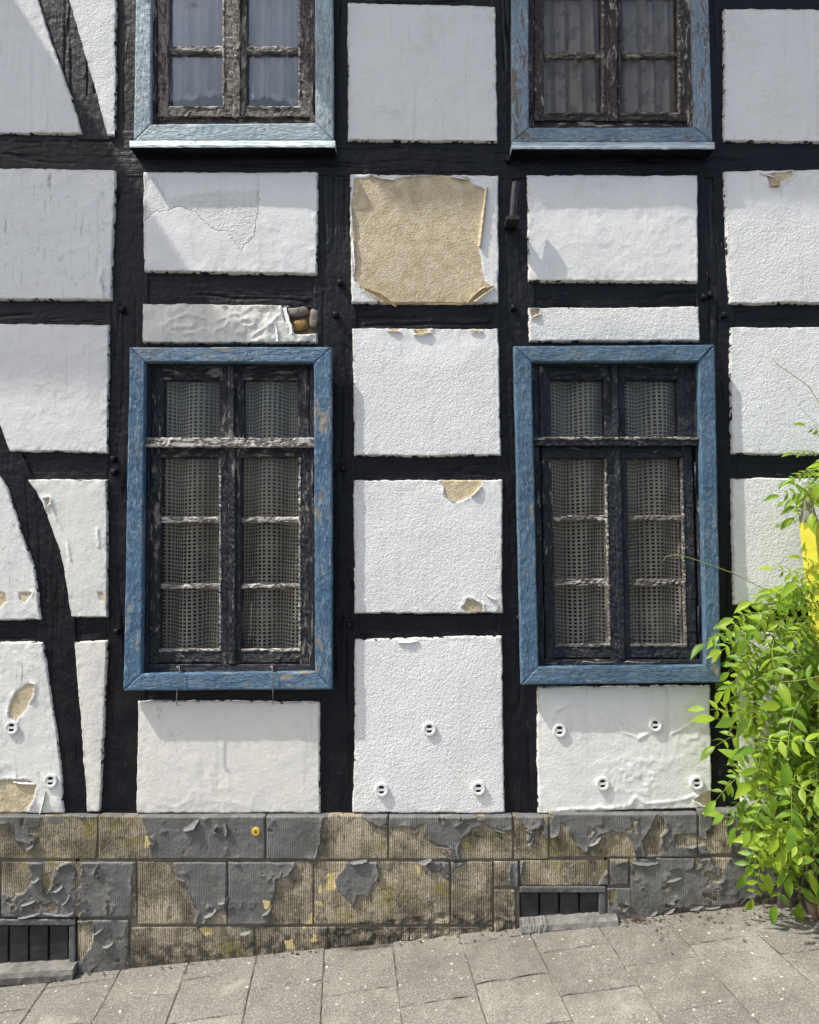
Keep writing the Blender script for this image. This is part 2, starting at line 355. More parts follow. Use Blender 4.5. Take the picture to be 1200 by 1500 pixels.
MAT['core'] = simple('rubble_masonry', (0.12, 0.10, 0.08), (0.2, 0.17, 0.14), 8)
MAT['room'] = simple('room_plaster', (0.10, 0.09, 0.08), (0.14, 0.13, 0.12), 3)
MAT['vent'] = simple('grey_vent_plastic', (0.016, 0.0165, 0.018), (0.034, 0.034, 0.035), 14, 0.5, 60, 0.001)
MAT['vent_frame'] = simple('grey_vent_frame', (0.07, 0.072, 0.076), (0.12, 0.12, 0.123), 30, 0.5, 90, 0.001)
MAT['sillstone'] = simple('vent_concrete', (0.12, 0.115, 0.105), (0.22, 0.21, 0.19), 25, 0.9, 160, 0.003)
MAT['roof'] = simple('roof_tiles', (0.10, 0.05, 0.035), (0.17, 0.085, 0.06), 6)
MAT['soil'] = simple('garden_soil', (0.025, 0.018, 0.012), (0.06, 0.045, 0.03), 30, 0.95, 60, 0.01)
MAT['brick'] = simple('edging_brick', (0.22, 0.13, 0.09), (0.42, 0.31, 0.23), 22, 0.85, 90, 0.003)
MAT['oldwood'] = simple('weathered_board', (0.05, 0.042, 0.036), (0.15, 0.135, 0.12), 18, 0.8, 70, 0.003)
MAT['litter'] = simple('dry_leaf', (0.035, 0.022, 0.014), (0.11, 0.07, 0.04), 60, 0.8)
def m_slab():
    k = M('concrete_slab')
    oi = k.n('ShaderNodeObjectInfo')
    c = k.mix(k.step(k.noise(5, 5), 0.3, 0.7), (0.165, 0.157, 0.138), (0.265, 0.252, 0.222))
    c = k.mix(k.math('MULTIPLY', oi.outputs['Random'], 0.6), c, (0.145, 0.138, 0.122))
    ag = k.noise(150, 5, 0.75)
    c = k.mix(k.math('MULTIPLY', k.step(ag, 0.53, 0.63), 0.85), c, (0.42, 0.40, 0.345))
    c = k.mix(k.math('MULTIPLY', k.step(ag, 0.47, 0.36), 0.85), c, (0.07, 0.065, 0.055))
    c = k.mix(k.math('MULTIPLY', k.step(k.noise(22, 5, 0.7), 0.55, 0.70), 0.35), c, (0.10, 0.095, 0.082))
    c = k.mix(k.math('MULTIPLY', k.step(k.noise(2.6, 6, 0.7), 0.50, 0.66), 0.55), c, (0.115, 0.108, 0.092))
    c = k.mix(k.math('MULTIPLY', k.step(k.noise(3.7, 5, 0.7, k.scale((1, 1, 1), (7, 3, 0))), 0.58, 0.72), 0.6), c, (0.36, 0.335, 0.28))
    vz = k.n('ShaderNodeTexVoronoi'); k.t.links.new(k.scale((1, 1, 1), (3.1, 1.7, 0)), vz.inputs['Vector']); vz.inputs['Scale'].default_value = 30
    wn_ = k.n('ShaderNodeSeparateColor'); k.t.links.new(vz.outputs['Color'], wn_.inputs[0])
    sz = k.math('MULTIPLY', k.math('SUBTRACT', wn_.outputs[0], 0.42, clamp=True), 0.38)
    spot = k.step(k.math('SUBTRACT', k.math('ADD', sz, k.math('MULTIPLY', k.math('SUBTRACT', k.noise(70, 3), 0.5), 0.30)), vz.outputs['Distance']), 0.0, 0.02)
    c = k.mix(k.math('MULTIPLY', spot, 0.85), c, (0.52, 0.51, 0.46))
    h = k.math('ADD', k.math('MULTIPLY', ag, 0.6), k.math('MULTIPLY', k.noise(60, 4), 0.8))
    return k.done(c, 0.88, k.bump(h, 1.0, 0.003), 0.25)
MAT['slab'] = m_slab()
MAT['bed'] = simple('joint_sand', (0.06, 0.055, 0.045), (0.26, 0.24, 0.20), 7, 0.95, 200, 0.004)
MAT['road'] = simple('asphalt', (0.045, 0.045, 0.046), (0.075, 0.074, 0.072), 9, 0.9, 150, 0.004)
def m_glass(name, refl):
    k = M(name); k.t.nodes.remove(k.b)
    tr = k.n('ShaderNodeBsdfTransparent'); tr.inputs[0].default_value = (0.94, 0.94, 0.93, 1)
    gl = k.n('ShaderNodeBsdfGlossy'); gl.inputs['Roughness'].default_value = 0.03
    fr = k.n('ShaderNodeFresnel'); fr.inputs[0].default_value = 1.5
    nb = k.bump(k.noise(7, 2), 0.25, 0.01); k.t.links.new(nb, gl.inputs['Normal'])
    df = k.n('ShaderNodeBsdfDiffuse'); df.inputs[0].default_value = (0.45, 0.43, 0.38, 1)
    m1 = k.n('ShaderNodeMixShader'); k.t.links.new(k.math('MULTIPLY', fr.outputs[0], refl), m1.inputs[0]); k.t.links.new(tr.outputs[0], m1.inputs[1]); k.t.links.new(gl.outputs[0], m1.inputs[2])
    m2 = k.n('ShaderNodeMixShader'); k.t.links.new(k.math('ADD', k.math('MULTIPLY', k.step(k.noise(6, 5, 0.6), 0.42, 0.75), 0.05), 0.008), m2.inputs[0])
    k.t.links.new(m1.outputs[0], m2.inputs[1]); k.t.links.new(df.outputs[0], m2.inputs[2]); k.t.links.new(m2.outputs[0], k.out.inputs[0])
    return k.m
MAT['glass'] = m_glass('dull_window_glass', 0.42); MAT['glass_sky'] = m_glass('clean_window_glass', 1.5)
def m_cloth(name, c1, c2, tl=0.35, pattern=False, sheer=False):
    k = M(name); k.t.nodes.remove(k.b)
    c = k.mix(k.noise(20, 4), c1, c2)
    if pattern:
        c = k.mix(k.math('MULTIPLY', k.step(k.noise(19, 3, 0.5, k.scale((1, 1, 0.8))), 0.5, 0.62), 0.55), c, tuple(x * 0.35 for x in c1))
        w = k.n('ShaderNodeTexWave', bands_direction='X'); k.t.links.new(k.pos, w.inputs['Vector']); w.inputs['Scale'].default_value = 75
        c = k.mix(k.math('MULTIPLY', w.outputs['Fac'], 0.35), c, tuple(x * 0.45 for x in c1))
    d = k.n('ShaderNodeBsdfDiffuse'); t = k.n('ShaderNodeBsdfTranslucent'); k.t.links.new(c, d.inputs[0]); k.t.links.new(c, t.inputs[0])
    mx = k.n('ShaderNodeMixShader'); mx.inputs[0].default_value = tl
    k.t.links.new(d.outputs[0], mx.inputs[1]); k.t.links.new(t.outputs[0], mx.inputs[2]); k.t.links.new(mx.outputs[0], k.out.inputs[0])
    if sheer:
        tr = k.n('ShaderNodeBsdfTransparent'); m2 = k.n('ShaderNodeMixShader'); k.t.links.new(k.attr('sheer'), m2.inputs[0])
        k.t.links.new(mx.outputs[0], m2.inputs[1]); k.t.links.new(tr.outputs[0], m2.inputs[2]); k.t.links.new(m2.outputs[0], k.out.inputs[0])
    return k.m
MAT['net'] = m_cloth('grey_net', (0.36, 0.35, 0.315), (0.48, 0.465, 0.425), 0.1)
MAT['voile'] = m_cloth('white_voile', (0.86, 0.88, 0.94), (0.92, 0.93, 0.96), 0.05, False, True)
MAT['drape'] = m_cloth('brown_drape', (0.36, 0.32, 0.28), (0.50, 0.45, 0.40), 0.15, True)
def m_leaf():
    k = M('wisteria_leaf'); k.t.nodes.remove(k.b)
    oi = k.n('ShaderNodeObjectInfo')
    c = k.mix(oi.outputs['Random'], (0.10, 0.23, 0.016), (0.33, 0.46, 0.032))
    c = k.mix(k.math('MULTIPLY', k.step(k.noise(14, 3), 0.45, 0.7), 0.5), c, (0.29, 0.42, 0.04))
    c = k.mix(k.math('MULTIPLY', k.step(k.noise(9, 5, 0.7, k.scale((1, 1, 1), (3, 3, 3))), 0.60, 0.72), 0.6), c, (0.34, 0.33, 0.06))
    c = k.mix(k.math('MULTIPLY', k.step(k.noise(5, 3), 0.50, 0.62), 0.6), c, (0.05, 0.13, 0.018))
    p = k.n('ShaderNodeBsdfPrincipled'); k.t.links.new(c, p.inputs['Base Color']); p.inputs['Roughness'].default_value = 0.42
    p.inputs['Specular IOR Level'].default_value = 0.4
    k.t.links.new(k.bump(k.noise(130, 2), 0.6, 0.001), p.inputs['Normal'])
    t = k.n('ShaderNodeBsdfTranslucent'); k.t.links.new(k.mix(0.6, c, (0.52, 0.70, 0.05)), t.inputs[0])
    mx = k.n('ShaderNodeMixShader'); mx.inputs[0].default_value = 0.42
    k.t.links.new(p.outputs[0], mx.inputs[1]); k.t.links.new(t.outputs[0], mx.inputs[2]); k.t.links.new(mx.outputs[0], k.out.inputs[0])
    return k.m
MAT['leaf'] = m_leaf()
MAT['stem'] = simple('wisteria_bark', (0.05, 0.036, 0.025), (0.13, 0.10, 0.07), 30, 0.85, 90, 0.004)
MAT['green_stem'] = simple('green_twig', (0.16, 0.20, 0.04), (0.30, 0.30, 0.09), 30, 0.6)
MAT['pencil_yellow'] = simple('yellow_gloss_paint', (0.66, 0.60, 0.05), (0.72, 0.66, 0.07), 14, 0.4, 50, 0.0015)
MAT['pencil_wood'] = simple('grey_bare_wood', (0.17, 0.155, 0.14), (0.30, 0.275, 0.25), 40, 0.8, 120, 0.002)
MAT['pencil_tip'] = simple('ochre_tip', (0.30, 0.21, 0.06), (0.38, 0.28, 0.09), 40, 0.7)

# ------------------------------------------------------------------ ground
GL = P(110, 1427, -0.045); GR = P(1150, 1322, -0.045)
GS = (GR[2] - GL[2]) / (GR[0] - GL[0]); G0 = GL[2] - GS * GL[0]
gz = lambda x: G0 + GS * x
def sheet(name, x0, x1, y0, y1, dz, mat):
    o = MB(); o.add([(x0, y0, gz(x0) + dz), (x1, y0, gz(x1) + dz), (x1, y1, gz(x1) + dz), (x0, y1, gz(x0) + dz)], [(0, 1, 2, 3)])
    r = o.build(name, mat); r['kind'] = 'structure'; return r
sheet('ground', -90, 90, -90, 60, -0.16, MAT['soil'])
sheet('road', -60, 60, -12, -2.62, -0.10, MAT['road'])
pav = sheet('pavement', -14, 14, -2.5, 0.25, -0.0048, MAT['bed'])
kb = MB()
for i in range(28):
    x0 = -14 + i; kb.add([(x0 + a * 0.992, -2.62 + b * 0.12, gz(x0 + a * 0.992) + c) for a in (0, 1) for b in (0, 1) for c in (-0.15, 0.004)],
                       [(0, 1, 3, 2), (4, 6, 7, 5), (0, 4, 5, 1), (2, 3, 7, 6), (0, 2, 6, 4), (1, 5, 7, 3)])
k_ = kb.build('kerb', MAT['sillstone']); k_['kind'] = 'structure'
# slabs: columns run away from the wall, each column staggered
TS = 0.285; ang = math.radians(5.0)
base = None
def slab_mesh(i):
    r = random.Random(i); s = TS / 2 - 0.0012; c = 0.003; n = 9
    m = MB(); vs_ = []
    for lvl, (ins, z) in enumerate([(0, -0.05), (0, -c), (c, 0)]):
        for e in range(4):
            for q in range(n):
                t = -1 + 2 * q / n; w = s - ins
                x, y = [(t, -1), (1, t), (-t, 1), (-1, -t)][e]
                j = r.uniform(-0.0022, 0.0012) - (0.006 * (r.random() < 0.10))
                vs_.append((x * (w + j), y * (w + j), z))
    f = []; N = 4 * n
    for l in range(2):
        for q in range(N): f.append((l * N + q, l * N + (q + 1) % N, (l + 1) * N + (q + 1) % N, (l + 1) * N + q))
    f.append(tuple(2 * N + q for q in range(N)))
    m.add(vs_, f); o = m.build('slab', MAT['slab']); COL.objects.unlink(o); me = o.data; bpy.data.objects.remove(o); return me
slabs = [slab_mesh(i) for i in range(6)]
ca, sa = math.cos(ang), math.sin(ang); cnt = 0
tilt = math.atan(GS)
offs = [0.02, 0.16, 0.09, 0.24, 0.13, 0.05, 0.20]
for c in range(-12, 13):
    for r_ in range(-1, 9):
        u = (c + 0.5) * TS - 0.36; v = -(r_ * TS) - offs[c % 7] + 0.10
        x = u * ca - v * sa; y = u * sa + v * ca
        if y > 0.06 or y < -2.35 or abs(x) > 3.4: continue
        if cnt >= 296: continue
        o = bpy.data.objects.new('slab', slabs[cnt % 6]); cnt += 1
        o.rotation_euler = (Matrix.Rotation(-tilt, 4, 'Y') @ Matrix.Rotation(ang, 4, 'Z') @ Matrix.Rotation(rnd.choice([0, 1, 2, 3]) * math.pi / 2, 4, 'Z') @
                            Matrix.Rotation(rnd.gauss(0, 0.004), 4, 'X') @ Matrix.Rotation(rnd.gauss(0, 0.004), 4, 'Y')).to_euler()
        o.location = (x, y, gz(x) + rnd.uniform(-0.0025, 0.0015))
        COL.objects.link(o); o.parent = pav

# ------------------------------------------------------------------ house
house = empty('half_timbered_house', (0, 0.1, 0), 'old half-timbered house front, black timbers, white plaster panels, flaking blue window frames', 'house')
LFT, RGT = -330, 1530
# masonry behind the timbers, with window openings
openings = [(205, 522, 468, 995), (772, 522, 1036, 985), (216, -150, 468, 190), (770, -150, 1020, 195)]
xs = sorted({LFT, RGT} | {o[0] for o in openings} | {o[2] for o in openings}); ys = sorted({-560, 1460} | {o[1] for o in openings} | {o[3] for o in openings})
cm = MB()
for i in range(len(xs) - 1):
    for j in range(len(ys) - 1):
        cx, cy = (xs[i] + xs[i + 1]) / 2, (ys[j] + ys[j + 1]) / 2
        if any(o[0] < cx < o[2] and o[1] < cy < o[3] for o in openings): continue
        a = P(xs[i], ys[j + 1], 0.03); b = P(xs[i + 1], ys[j], 0.03)
        cm.box((a[0], 0.028, a[2]), (b[0], 0.20, b[2]))
cm.build('masonry', MAT['core'], house)
ZE = P(600, -560)[2]; XL = P(LFT, 700)[0]; XR = P(RGT, 700)[0]
im = MB()
im.add([(XL, 0.2, -0.4), (XR, 0.2, -0.4), (XR, 2.6, -0.4), (XL, 2.6, -0.4), (XL, 0.2, ZE), (XR, 0.2, ZE), (XR, 2.6, ZE), (XL, 2.6, ZE)],
       [(0, 1, 2, 3), (4, 7, 6, 5), (3, 2, 6, 7), (0, 3, 7, 4), (1, 5, 6, 2)])
zf = P(600, 235)[2]; im.box((XL, 0.201, zf - 0.1), (XR, 2.59, zf + 0.1))
for xw in (P(20, 700)[0], P(615, 700)[0], P(1180, 700)[0]): im.box((xw - 0.05, 0.202, -0.39), (xw + 0.05, 2.58, ZE - 0.01))
im.build('interior_wall', MAT['room'], house)
# unseen eave slabs added to shade the upper wall: right, deeper left, gap between
def shade_eave(px_edge_at_top, py_low, side):
    zs = P(600, py_low)[2]; o = (ZE - zs) / (1.0 / 0.23)
    zt = P(600, 0)[2]; xe = P(px_edge_at_top, 0)[0] - (ZE - zt) * 0.65
    m = MB(); a, b = (xe, XR + 0.6) if side > 0 else (XL - 3.2, xe)
    m.box((a, -o, ZE), (b, 0.4, ZE + 0.06)); m.box((a, -o - 0.02, ZE + 0.055), (b, -o + 0.03, ZE + 0.16))
    m.build('shade_eave', MAT['oldwood'], house)
shade_eave(372, 318, 1); shade_eave(10, 585, -1)
rm = MB(); rm.add([(XL, 0.1, ZE + 0.17), (XR, 0.1, ZE + 0.17), (XR, 2.6, ZE + 2.4), (XL, 2.6, ZE + 2.4), (XL, 2.6, ZE + 0.07), (XR, 2.6, ZE + 0.07)], [(0, 1, 2, 3), (3, 2, 5, 4)])
rm.build('roof', MAT['roof'], house)

# ---- timbers
def tdisp(seed, vert, amp=0.0020):
    def f(X, Z, d):
        a, b = (X, Z) if vert else (Z, X)
        w = a + 0.02 * fbm(a, b, 3.1, 3, seed + 9)
        split = np.abs(fbm(w * 20, b * 1.3, 1, 2, seed + 3)); gate = fbm(a * 3, b * 1.7, 1, 2, seed + 4) > 0.05
        h = amp * fbm(X, Z, 14, 4, seed) + 0.0011 * fbm(X, Z, 60, 2, seed + 5) - 0.006 * np.clip(1 - split / 0.10, 0, 1) * gate
        return h + 0.0012 * np.maximum(0, fbm(a * 60, b * 12, 1, 3, seed + 6)), {}
    return f
tn = [0]
def timber(top, right, bottom, left, vert=True, Y=0.0, res=0.0055):
    tn[0] += 1
    return patch('timber', top, right, bottom, left, Y, MAT['timber_v' if vert else 'timber_h'], house, res=res, rim=0.006, depth=0.045, disp=tdisp(tn[0] * 3, vert), wob=0.002, seed=tn[0])
def trect(x0, y0, x1, y1, vert, Y=0.0): return timber(*rect(x0, y0, x1, y1), vert=vert, Y=Y)
# storey beam
timber([(LFT, 186), (1530, 200)], [(1530, 200), (1530, 256)], [(LFT, 254), (600, 264), (1530, 254)], [(LFT, 186), (LFT, 254)], False, -0.002)
# posts below and above the beam
def post(l, r, Y=0.0): timber([l[0], r[0]], r, [l[-1], r[-1]], l, True, Y)
post([(160, 250), (152, 700), (136, 1195)], [(218, 250), (220, 700), (212, 1195)])
post([(456, 250), (462, 700), (460, 1195)], [(522, 250), (526, 700), (527, 1195)])
post([(722, 250), (728, 700), (730, 1195)], [(784, 250), (786, 700), (798, 1195)])
post([(1014, 250), (1028, 700), (1032, 1195)], [(1072, 250), (1082, 700), (1092, 1195)])
for a, b in ((150, 232), (452, 519), (718, 792), (1004, 1070)): trect(a, -560, b, 205, True)
for a, b in ((LFT, LFT + 40), (1490, 1530)):
    trect(a, 250, b, 1195, True); trect(a, -560, b, 205, True)
# rails
for r in [(-300, 430, 170, 484), (-300, 655, 166, 712), (-300, 898, 168, 950), (212, 392, 462, 452), (208, 496, 470, 535), (204, 984, 470, 1034),
          (516, 436, 730, 488), (518, 660, 736, 711), (520, 890, 738, 944), (776, 404, 1022, 458), (772, 494, 1032, 534), (782, 972, 1040, 1012),
          (1066, 436, 1500, 486), (1072, 658, 1500, 708), (1076, 879, 1500, 934), (512, -46, 724, 11), (1062, -46, 1500, 21),
          (-300, -190, 160, -140), (230, -190, 455, -140), (790, -190, 1006, -140), (-300, -560, 1500, -500)]:
    trect(*r, vert=False, Y=0.004)
# braces
timber([(0, -150), (85, -150)], [(85, -150), (98, -20), (118, 40), (144, 130), (168, 206)], [(112, 206), (168, 206)], [(0, -150), (48, -20), (66, 50), (97, 130), (112, 206)], True, -0.006)
timber([(-190, 250), (-110, 250)], [(-110, 250), (-40, 470), (8, 610), (45, 690), (72, 738), (90, 780), (104, 825), (109, 865), (112, 940), (126, 1050), (134, 1195)], [(86, 1195), (134, 1195)],
       [(-190, 250), (-110, 440), (-50, 610), (-8, 686), (4, 712), (17, 755), (28, 790), (42, 830), (48, 870), (56, 940), (73, 1050), (86, 1195)], True, -0.006)

# ---- plaster panels
pn = [0]
def panel(top, right, bottom, left, rough=1.0, warm=0.0, dirt=0.0, peels=(), roughpoly=None, smoothpoly=(), blister=0.0, deep=(), Y=-0.015, res=0.005, ridge=()):
    pn[0] += 1; sd = pn[0] * 11
    def disp(X, Z, d):
        n1 = fbm(X, Z, 26, 4, sd); n2 = fbm(X, Z, 75, 3, sd + 3)
        h = 0.0035 * (1 - np.exp(-d / 0.12)) + 0.0028 * fbm(X, Z, 4, 3, sd + 1)
        edge = np.exp(-d / 0.03) * 0.003 * fbm(X, Z, 35, 3, sd + 2); h = h + edge
        ro = np.full(X.shape, rough)
        if roughpoly:
            q = sdf_px(X, Z, roughpoly, Y) + 0.012 * n1; ro = np.where(q < 0, 1.6, rough); h = h - 0.0022 * (1 / (1 + np.exp(-np.clip(-q, -.05, .05) / 0.0015)))
        if smoothpoly:
            q = sdf_px(X, Z, smoothpoly, Y) + 0.02 * n1; ro = ro * np.clip(0.5 + q / 0.12, 0.15, 1)
        if blister:
            mk = np.clip(fbm(X, Z, 3.2, 2, sd + 7) * 2.2 + 0.1, 0, 1); h = h + blister * mk * (np.maximum(0, 1 - np.abs(fbm(X, Z, 11, 3, sd + 8)) * 3.2) * 0.004 + np.maximum(0, fbm(X, Z, 40, 3, sd + 9)) * 0.004)
        for pl in ridge:
            pts = PV(pl, Y); dd = np.full(X.shape, 9.0)
            wx, wz = X + 0.008 * n1, Z + 0.008 * fbm(X, Z, 22, 3, sd + 4)
            for i in range(len(pts) - 1):
                a, b = pts[i], pts[i + 1]; e = b - a; t = np.clip(((wx - a[0]) * e[0] + (wz - a[1]) * e[1]) / (e @ e), 0, 1)
                dd = np.minimum(dd, np.hypot(wx - a[0] - t * e[0], wz - a[1] - t * e[1]))
            h = h + 0.006 * np.exp(-(dd / 0.007) ** 2) * (0.6 + 0.6 * n1)
        pe = np.zeros(X.shape)
        if peels:
            f = sdf_px(X, Z, peels, Y) + 0.006 * n1 + 0.003 * n2
            pe = np.clip(0.5 - f / 0.008, 0, 1); h = h - 0.0035 * pe
            lip = np.clip(fbm(X, Z, 18, 2, sd + 6) * 1.6 + 0.35, 0, 1)
            h = h + 0.008 * lip * np.exp(-np.maximum(f - 0.003, 0) / 0.007) * (f > 0.002)
        dp = np.zeros(X.shape)
        if deep:
            f = sdf_px(X, Z, deep, Y) + 0.007 * n1; dp = np.clip(0.5 - f / 0.006, 0, 1); h = h - 0.030 * dp
        return h, {'peel': pe, 'rough': ro, 'warm': np.full(X.shape, warm), 'dirt': np.full(X.shape, dirt), 'deep': dp, 'ed': d}
    return patch('infill_panel', top, right, bottom, left, Y, MAT['plaster'], house, res=res, rim=0.0055, rimdrop=0.018, depth=0.05, disp=disp, wob=0.0040, seed=sd)
LX, RX = -295, 1495
def pq(tl, tr, br, bl, **k): return panel(*quad(tl, tr, br, bl), **k)
# top row
panel([(LX, -140), (20, -140)], [(20, -140), (57, 0), (75, 60), (105, 140), (122, 197)], [(LX, 192), (122, 197)], [(LX, -140), (LX, 192)], rough=0.45)
panel([(74, -140), (172, -140)], [(172, -140), (169, 198)], [(157, 198), (169, 198)], [(74, -140), (100, 0), (113, 40), (138, 130), (157, 198)], rough=0.9)
pq((508, 3), (727, 8), (730, 208), (509, 206), rough=0.75)
pq((1060, 12), (RX, 14), (RX, 214), (1060, 207), rough=0.75)
for a in [(512, -490, 724, -52), (1064, -490, RX, -52), (LX, -490, 158, -196), (234, -490, 452, -196), (792, -490, 1004, -196)]: panel(*rect(*a), res=0.02)
# second row
pR2a = pq((LX, 241), (170, 248), (163, 440), (LX, 436), rough=0.22, dirt=1.2, blister=0.3, ridge=[[(150, 395), (146, 415), (152, 432)]])
pR2b = pq((209, 251), (466, 251), (465, 402), (210, 398), rough=0.2, blister=0.25,
          roughpoly=[[(212, 258), (228, 262), (245, 295), (262, 290), (300, 283), (380, 280), (372, 345), (352, 368), (335, 340), (315, 338), (290, 312), (265, 303), (225, 312), (212, 322)]])
TAN = [(519, 262), (545, 258), (575, 263), (610, 258), (660, 256), (672, 263), (685, 260), (692, 272), (710, 276), (708, 300), (703, 330), (701, 358), (705, 385), (711, 412), (722, 422),
       (705, 437), (692, 446), (560, 447), (552, 440), (538, 430), (527, 418), (519, 412), (517, 380), (521, 360), (514, 345), (515, 300)]
pTan = pq((512, 254), (731, 256), (731, 444), (514, 445), rough=0.3, peels=[TAN])
pR2d = pq((772, 255), (1023, 256), (1024, 414), (774, 412), rough=0.15, blister=0.3)
pR2e = pq((1060, 250), (RX, 240), (RX, 444), (1068, 445), rough=1.0, smoothpoly=[[(1060, 245), (1220, 245), (1220, 330), (1150, 300), (1070, 310)]], peels=[[(1122, 256), (1160, 250), (1162, 258), (1145, 266), (1140, 274), (1128, 274)]])
# third row
pR3b = pq((209, 444), (466, 447), (465, 503), (208, 503), rough=0.3, warm=0.95, blister=1.5, dirt=0.3, ridge=[[(250, 470), (275, 462), (300, 466)], [(268, 492), (300, 481)], [(318, 470), (345, 460), (368, 470)], [(372, 492), (398, 474), (410, 458)]],
          deep=[[(413, 448), (470, 446), (470, 488), (432, 489), (427, 474), (418, 470), (416, 458)]])
pR3d = pq((774, 450), (1025, 448), (1026, 500), (775, 501), rough=1.2, warm=0.15, peels=[[(777, 453), (790, 453), (788, 461), (780, 466)]])
pR3a = panel([(LX, 471), (160, 475)], [(160, 475), (158, 664)], [(14, 661), (158, 664)], [(LX, 471), (-110, 471), (-40, 540), (0, 625), (14, 661)], rough=0.2, warm=0.25, dirt=0.3, blister=0.2)
pR3c = pq((516, 480), (731, 480), (735, 668), (518, 668), rough=1.1, smoothpoly=[[(516, 478), (735, 478), (735, 492), (660, 520), (600, 515), (545, 505)]],
          peels=[[(568, 478), (588, 478), (584, 486), (575, 487)], [(606, 478), (633, 478), (622, 490), (610, 491)], [(690, 478), (708, 478), (703, 486)]])
pR3e = pq((1070, 478), (RX, 476), (RX, 668), (1071, 666), rough=1.1)
# fourth row
panel([(LX, 690), (-4, 692)], [(-4, 692), (10, 712), (25, 755), (35, 790), (50, 830), (56, 868), (61, 909)], [(LX, 911), (61, 909)], [(LX, 690), (LX, 911)], rough=0.1, warm=0.4, dirt=1.2, blister=0.6,
      peels=[[(-8, 866), (8, 868), (10, 880), (0, 890), (-8, 888)], [(26, 866), (46, 869), (36, 882), (28, 878)]])
panel([(40, 702), (157, 701)], [(157, 701), (158, 905)], [(104, 905), (158, 905)], [(40, 702), (60, 735), (78, 780), (92, 825), (98, 862), (104, 905)], rough=0.12, warm=0.65, dirt=0.3, blister=1.0,
      ridge=[[(72, 730), (85, 765), (98, 790), (104, 820)], [(144, 775), (145, 800)]], peels=[[(66, 732), (73, 728), (75, 738), (68, 741)], [(143, 868), (150, 866), (155, 882), (147, 880)]])
pR4c = pq((517, 703), (737, 702), (737, 898), (519, 900), rough=1.15, warm=0.1, smoothpoly=[[(640, 700), (740, 700), (740, 790), (700, 760), (660, 740)]],
          peels=[[(643, 698), (706, 698), (704, 714), (690, 727), (668, 737), (652, 727), (650, 714)], [(677, 890), (684, 878), (694, 877), (707, 886), (706, 896), (682, 896)]])
pR4e = pq((1072, 700), (RX, 698), (RX, 885), (1074, 887), rough=1.15)
# bottom row
pR5a = panel([(LX, 942), (64, 940)], [(64, 940), (70, 980), (82, 1060), (90, 1120), (95, 1192)], [(LX, 1193), (95, 1192)], [(LX, 942), (LX, 1193)], rough=0.2, warm=0.45, dirt=1.1, blister=1.0,
      peels=[[(13, 1050), (16, 1028), (26, 1012), (40, 1003), (52, 1002), (50, 1020), (36, 1040), (24, 1055)], [(-80, 1146), (10, 1142), (40, 1142), (53, 1150), (50, 1172), (35, 1194), (-80, 1196)]])
panel([(107, 941), (158, 938)], [(158, 938), (152, 1080), (146, 1191)], [(127, 1191), (146, 1191)], [(107, 941), (118, 1050), (127, 1191)], rough=0.12, warm=1.0, blister=0.3)
pq((201, 1026), (469, 1028), (470, 1192), (199, 1192), rough=0.1, warm=0.9, dirt=0.12, blister=0.35, Y=-0.012)
pR5c = panel([(519, 937), (737, 931)], [(737, 931), (738, 1060), (741, 1192)], [(515, 1192), (741, 1192)], [(519, 937), (519, 1100), (515, 1192)], rough=1.2, warm=0.08)
pR5d = pq((786, 1005), (1041, 1003), (1044, 1184), (788, 1192), rough=0.35, warm=0.35, dirt=0.15, blister=0.8, Y=-0.014,
          ridge=[[(815, 1040), (840, 1028), (872, 1036)], [(910, 1070), (935, 1082), (955, 1070)], [(985, 1074), (1010, 1062), (1020, 1052), (1044, 1055)], [(820, 1186), (880, 1184), (922, 1180), (932, 1168), (945, 1178), (985, 1174), (1035, 1162)]],
          peels=[[(1018, 1172), (1030, 1160), (1050, 1156), (1050, 1186), (1030, 1180)]])
pR5e = pq((1077, 926), (RX, 926), (RX, 1185), (1086, 1186), rough=0.4, warm=0.3, dirt=0.3, blister=0.6)

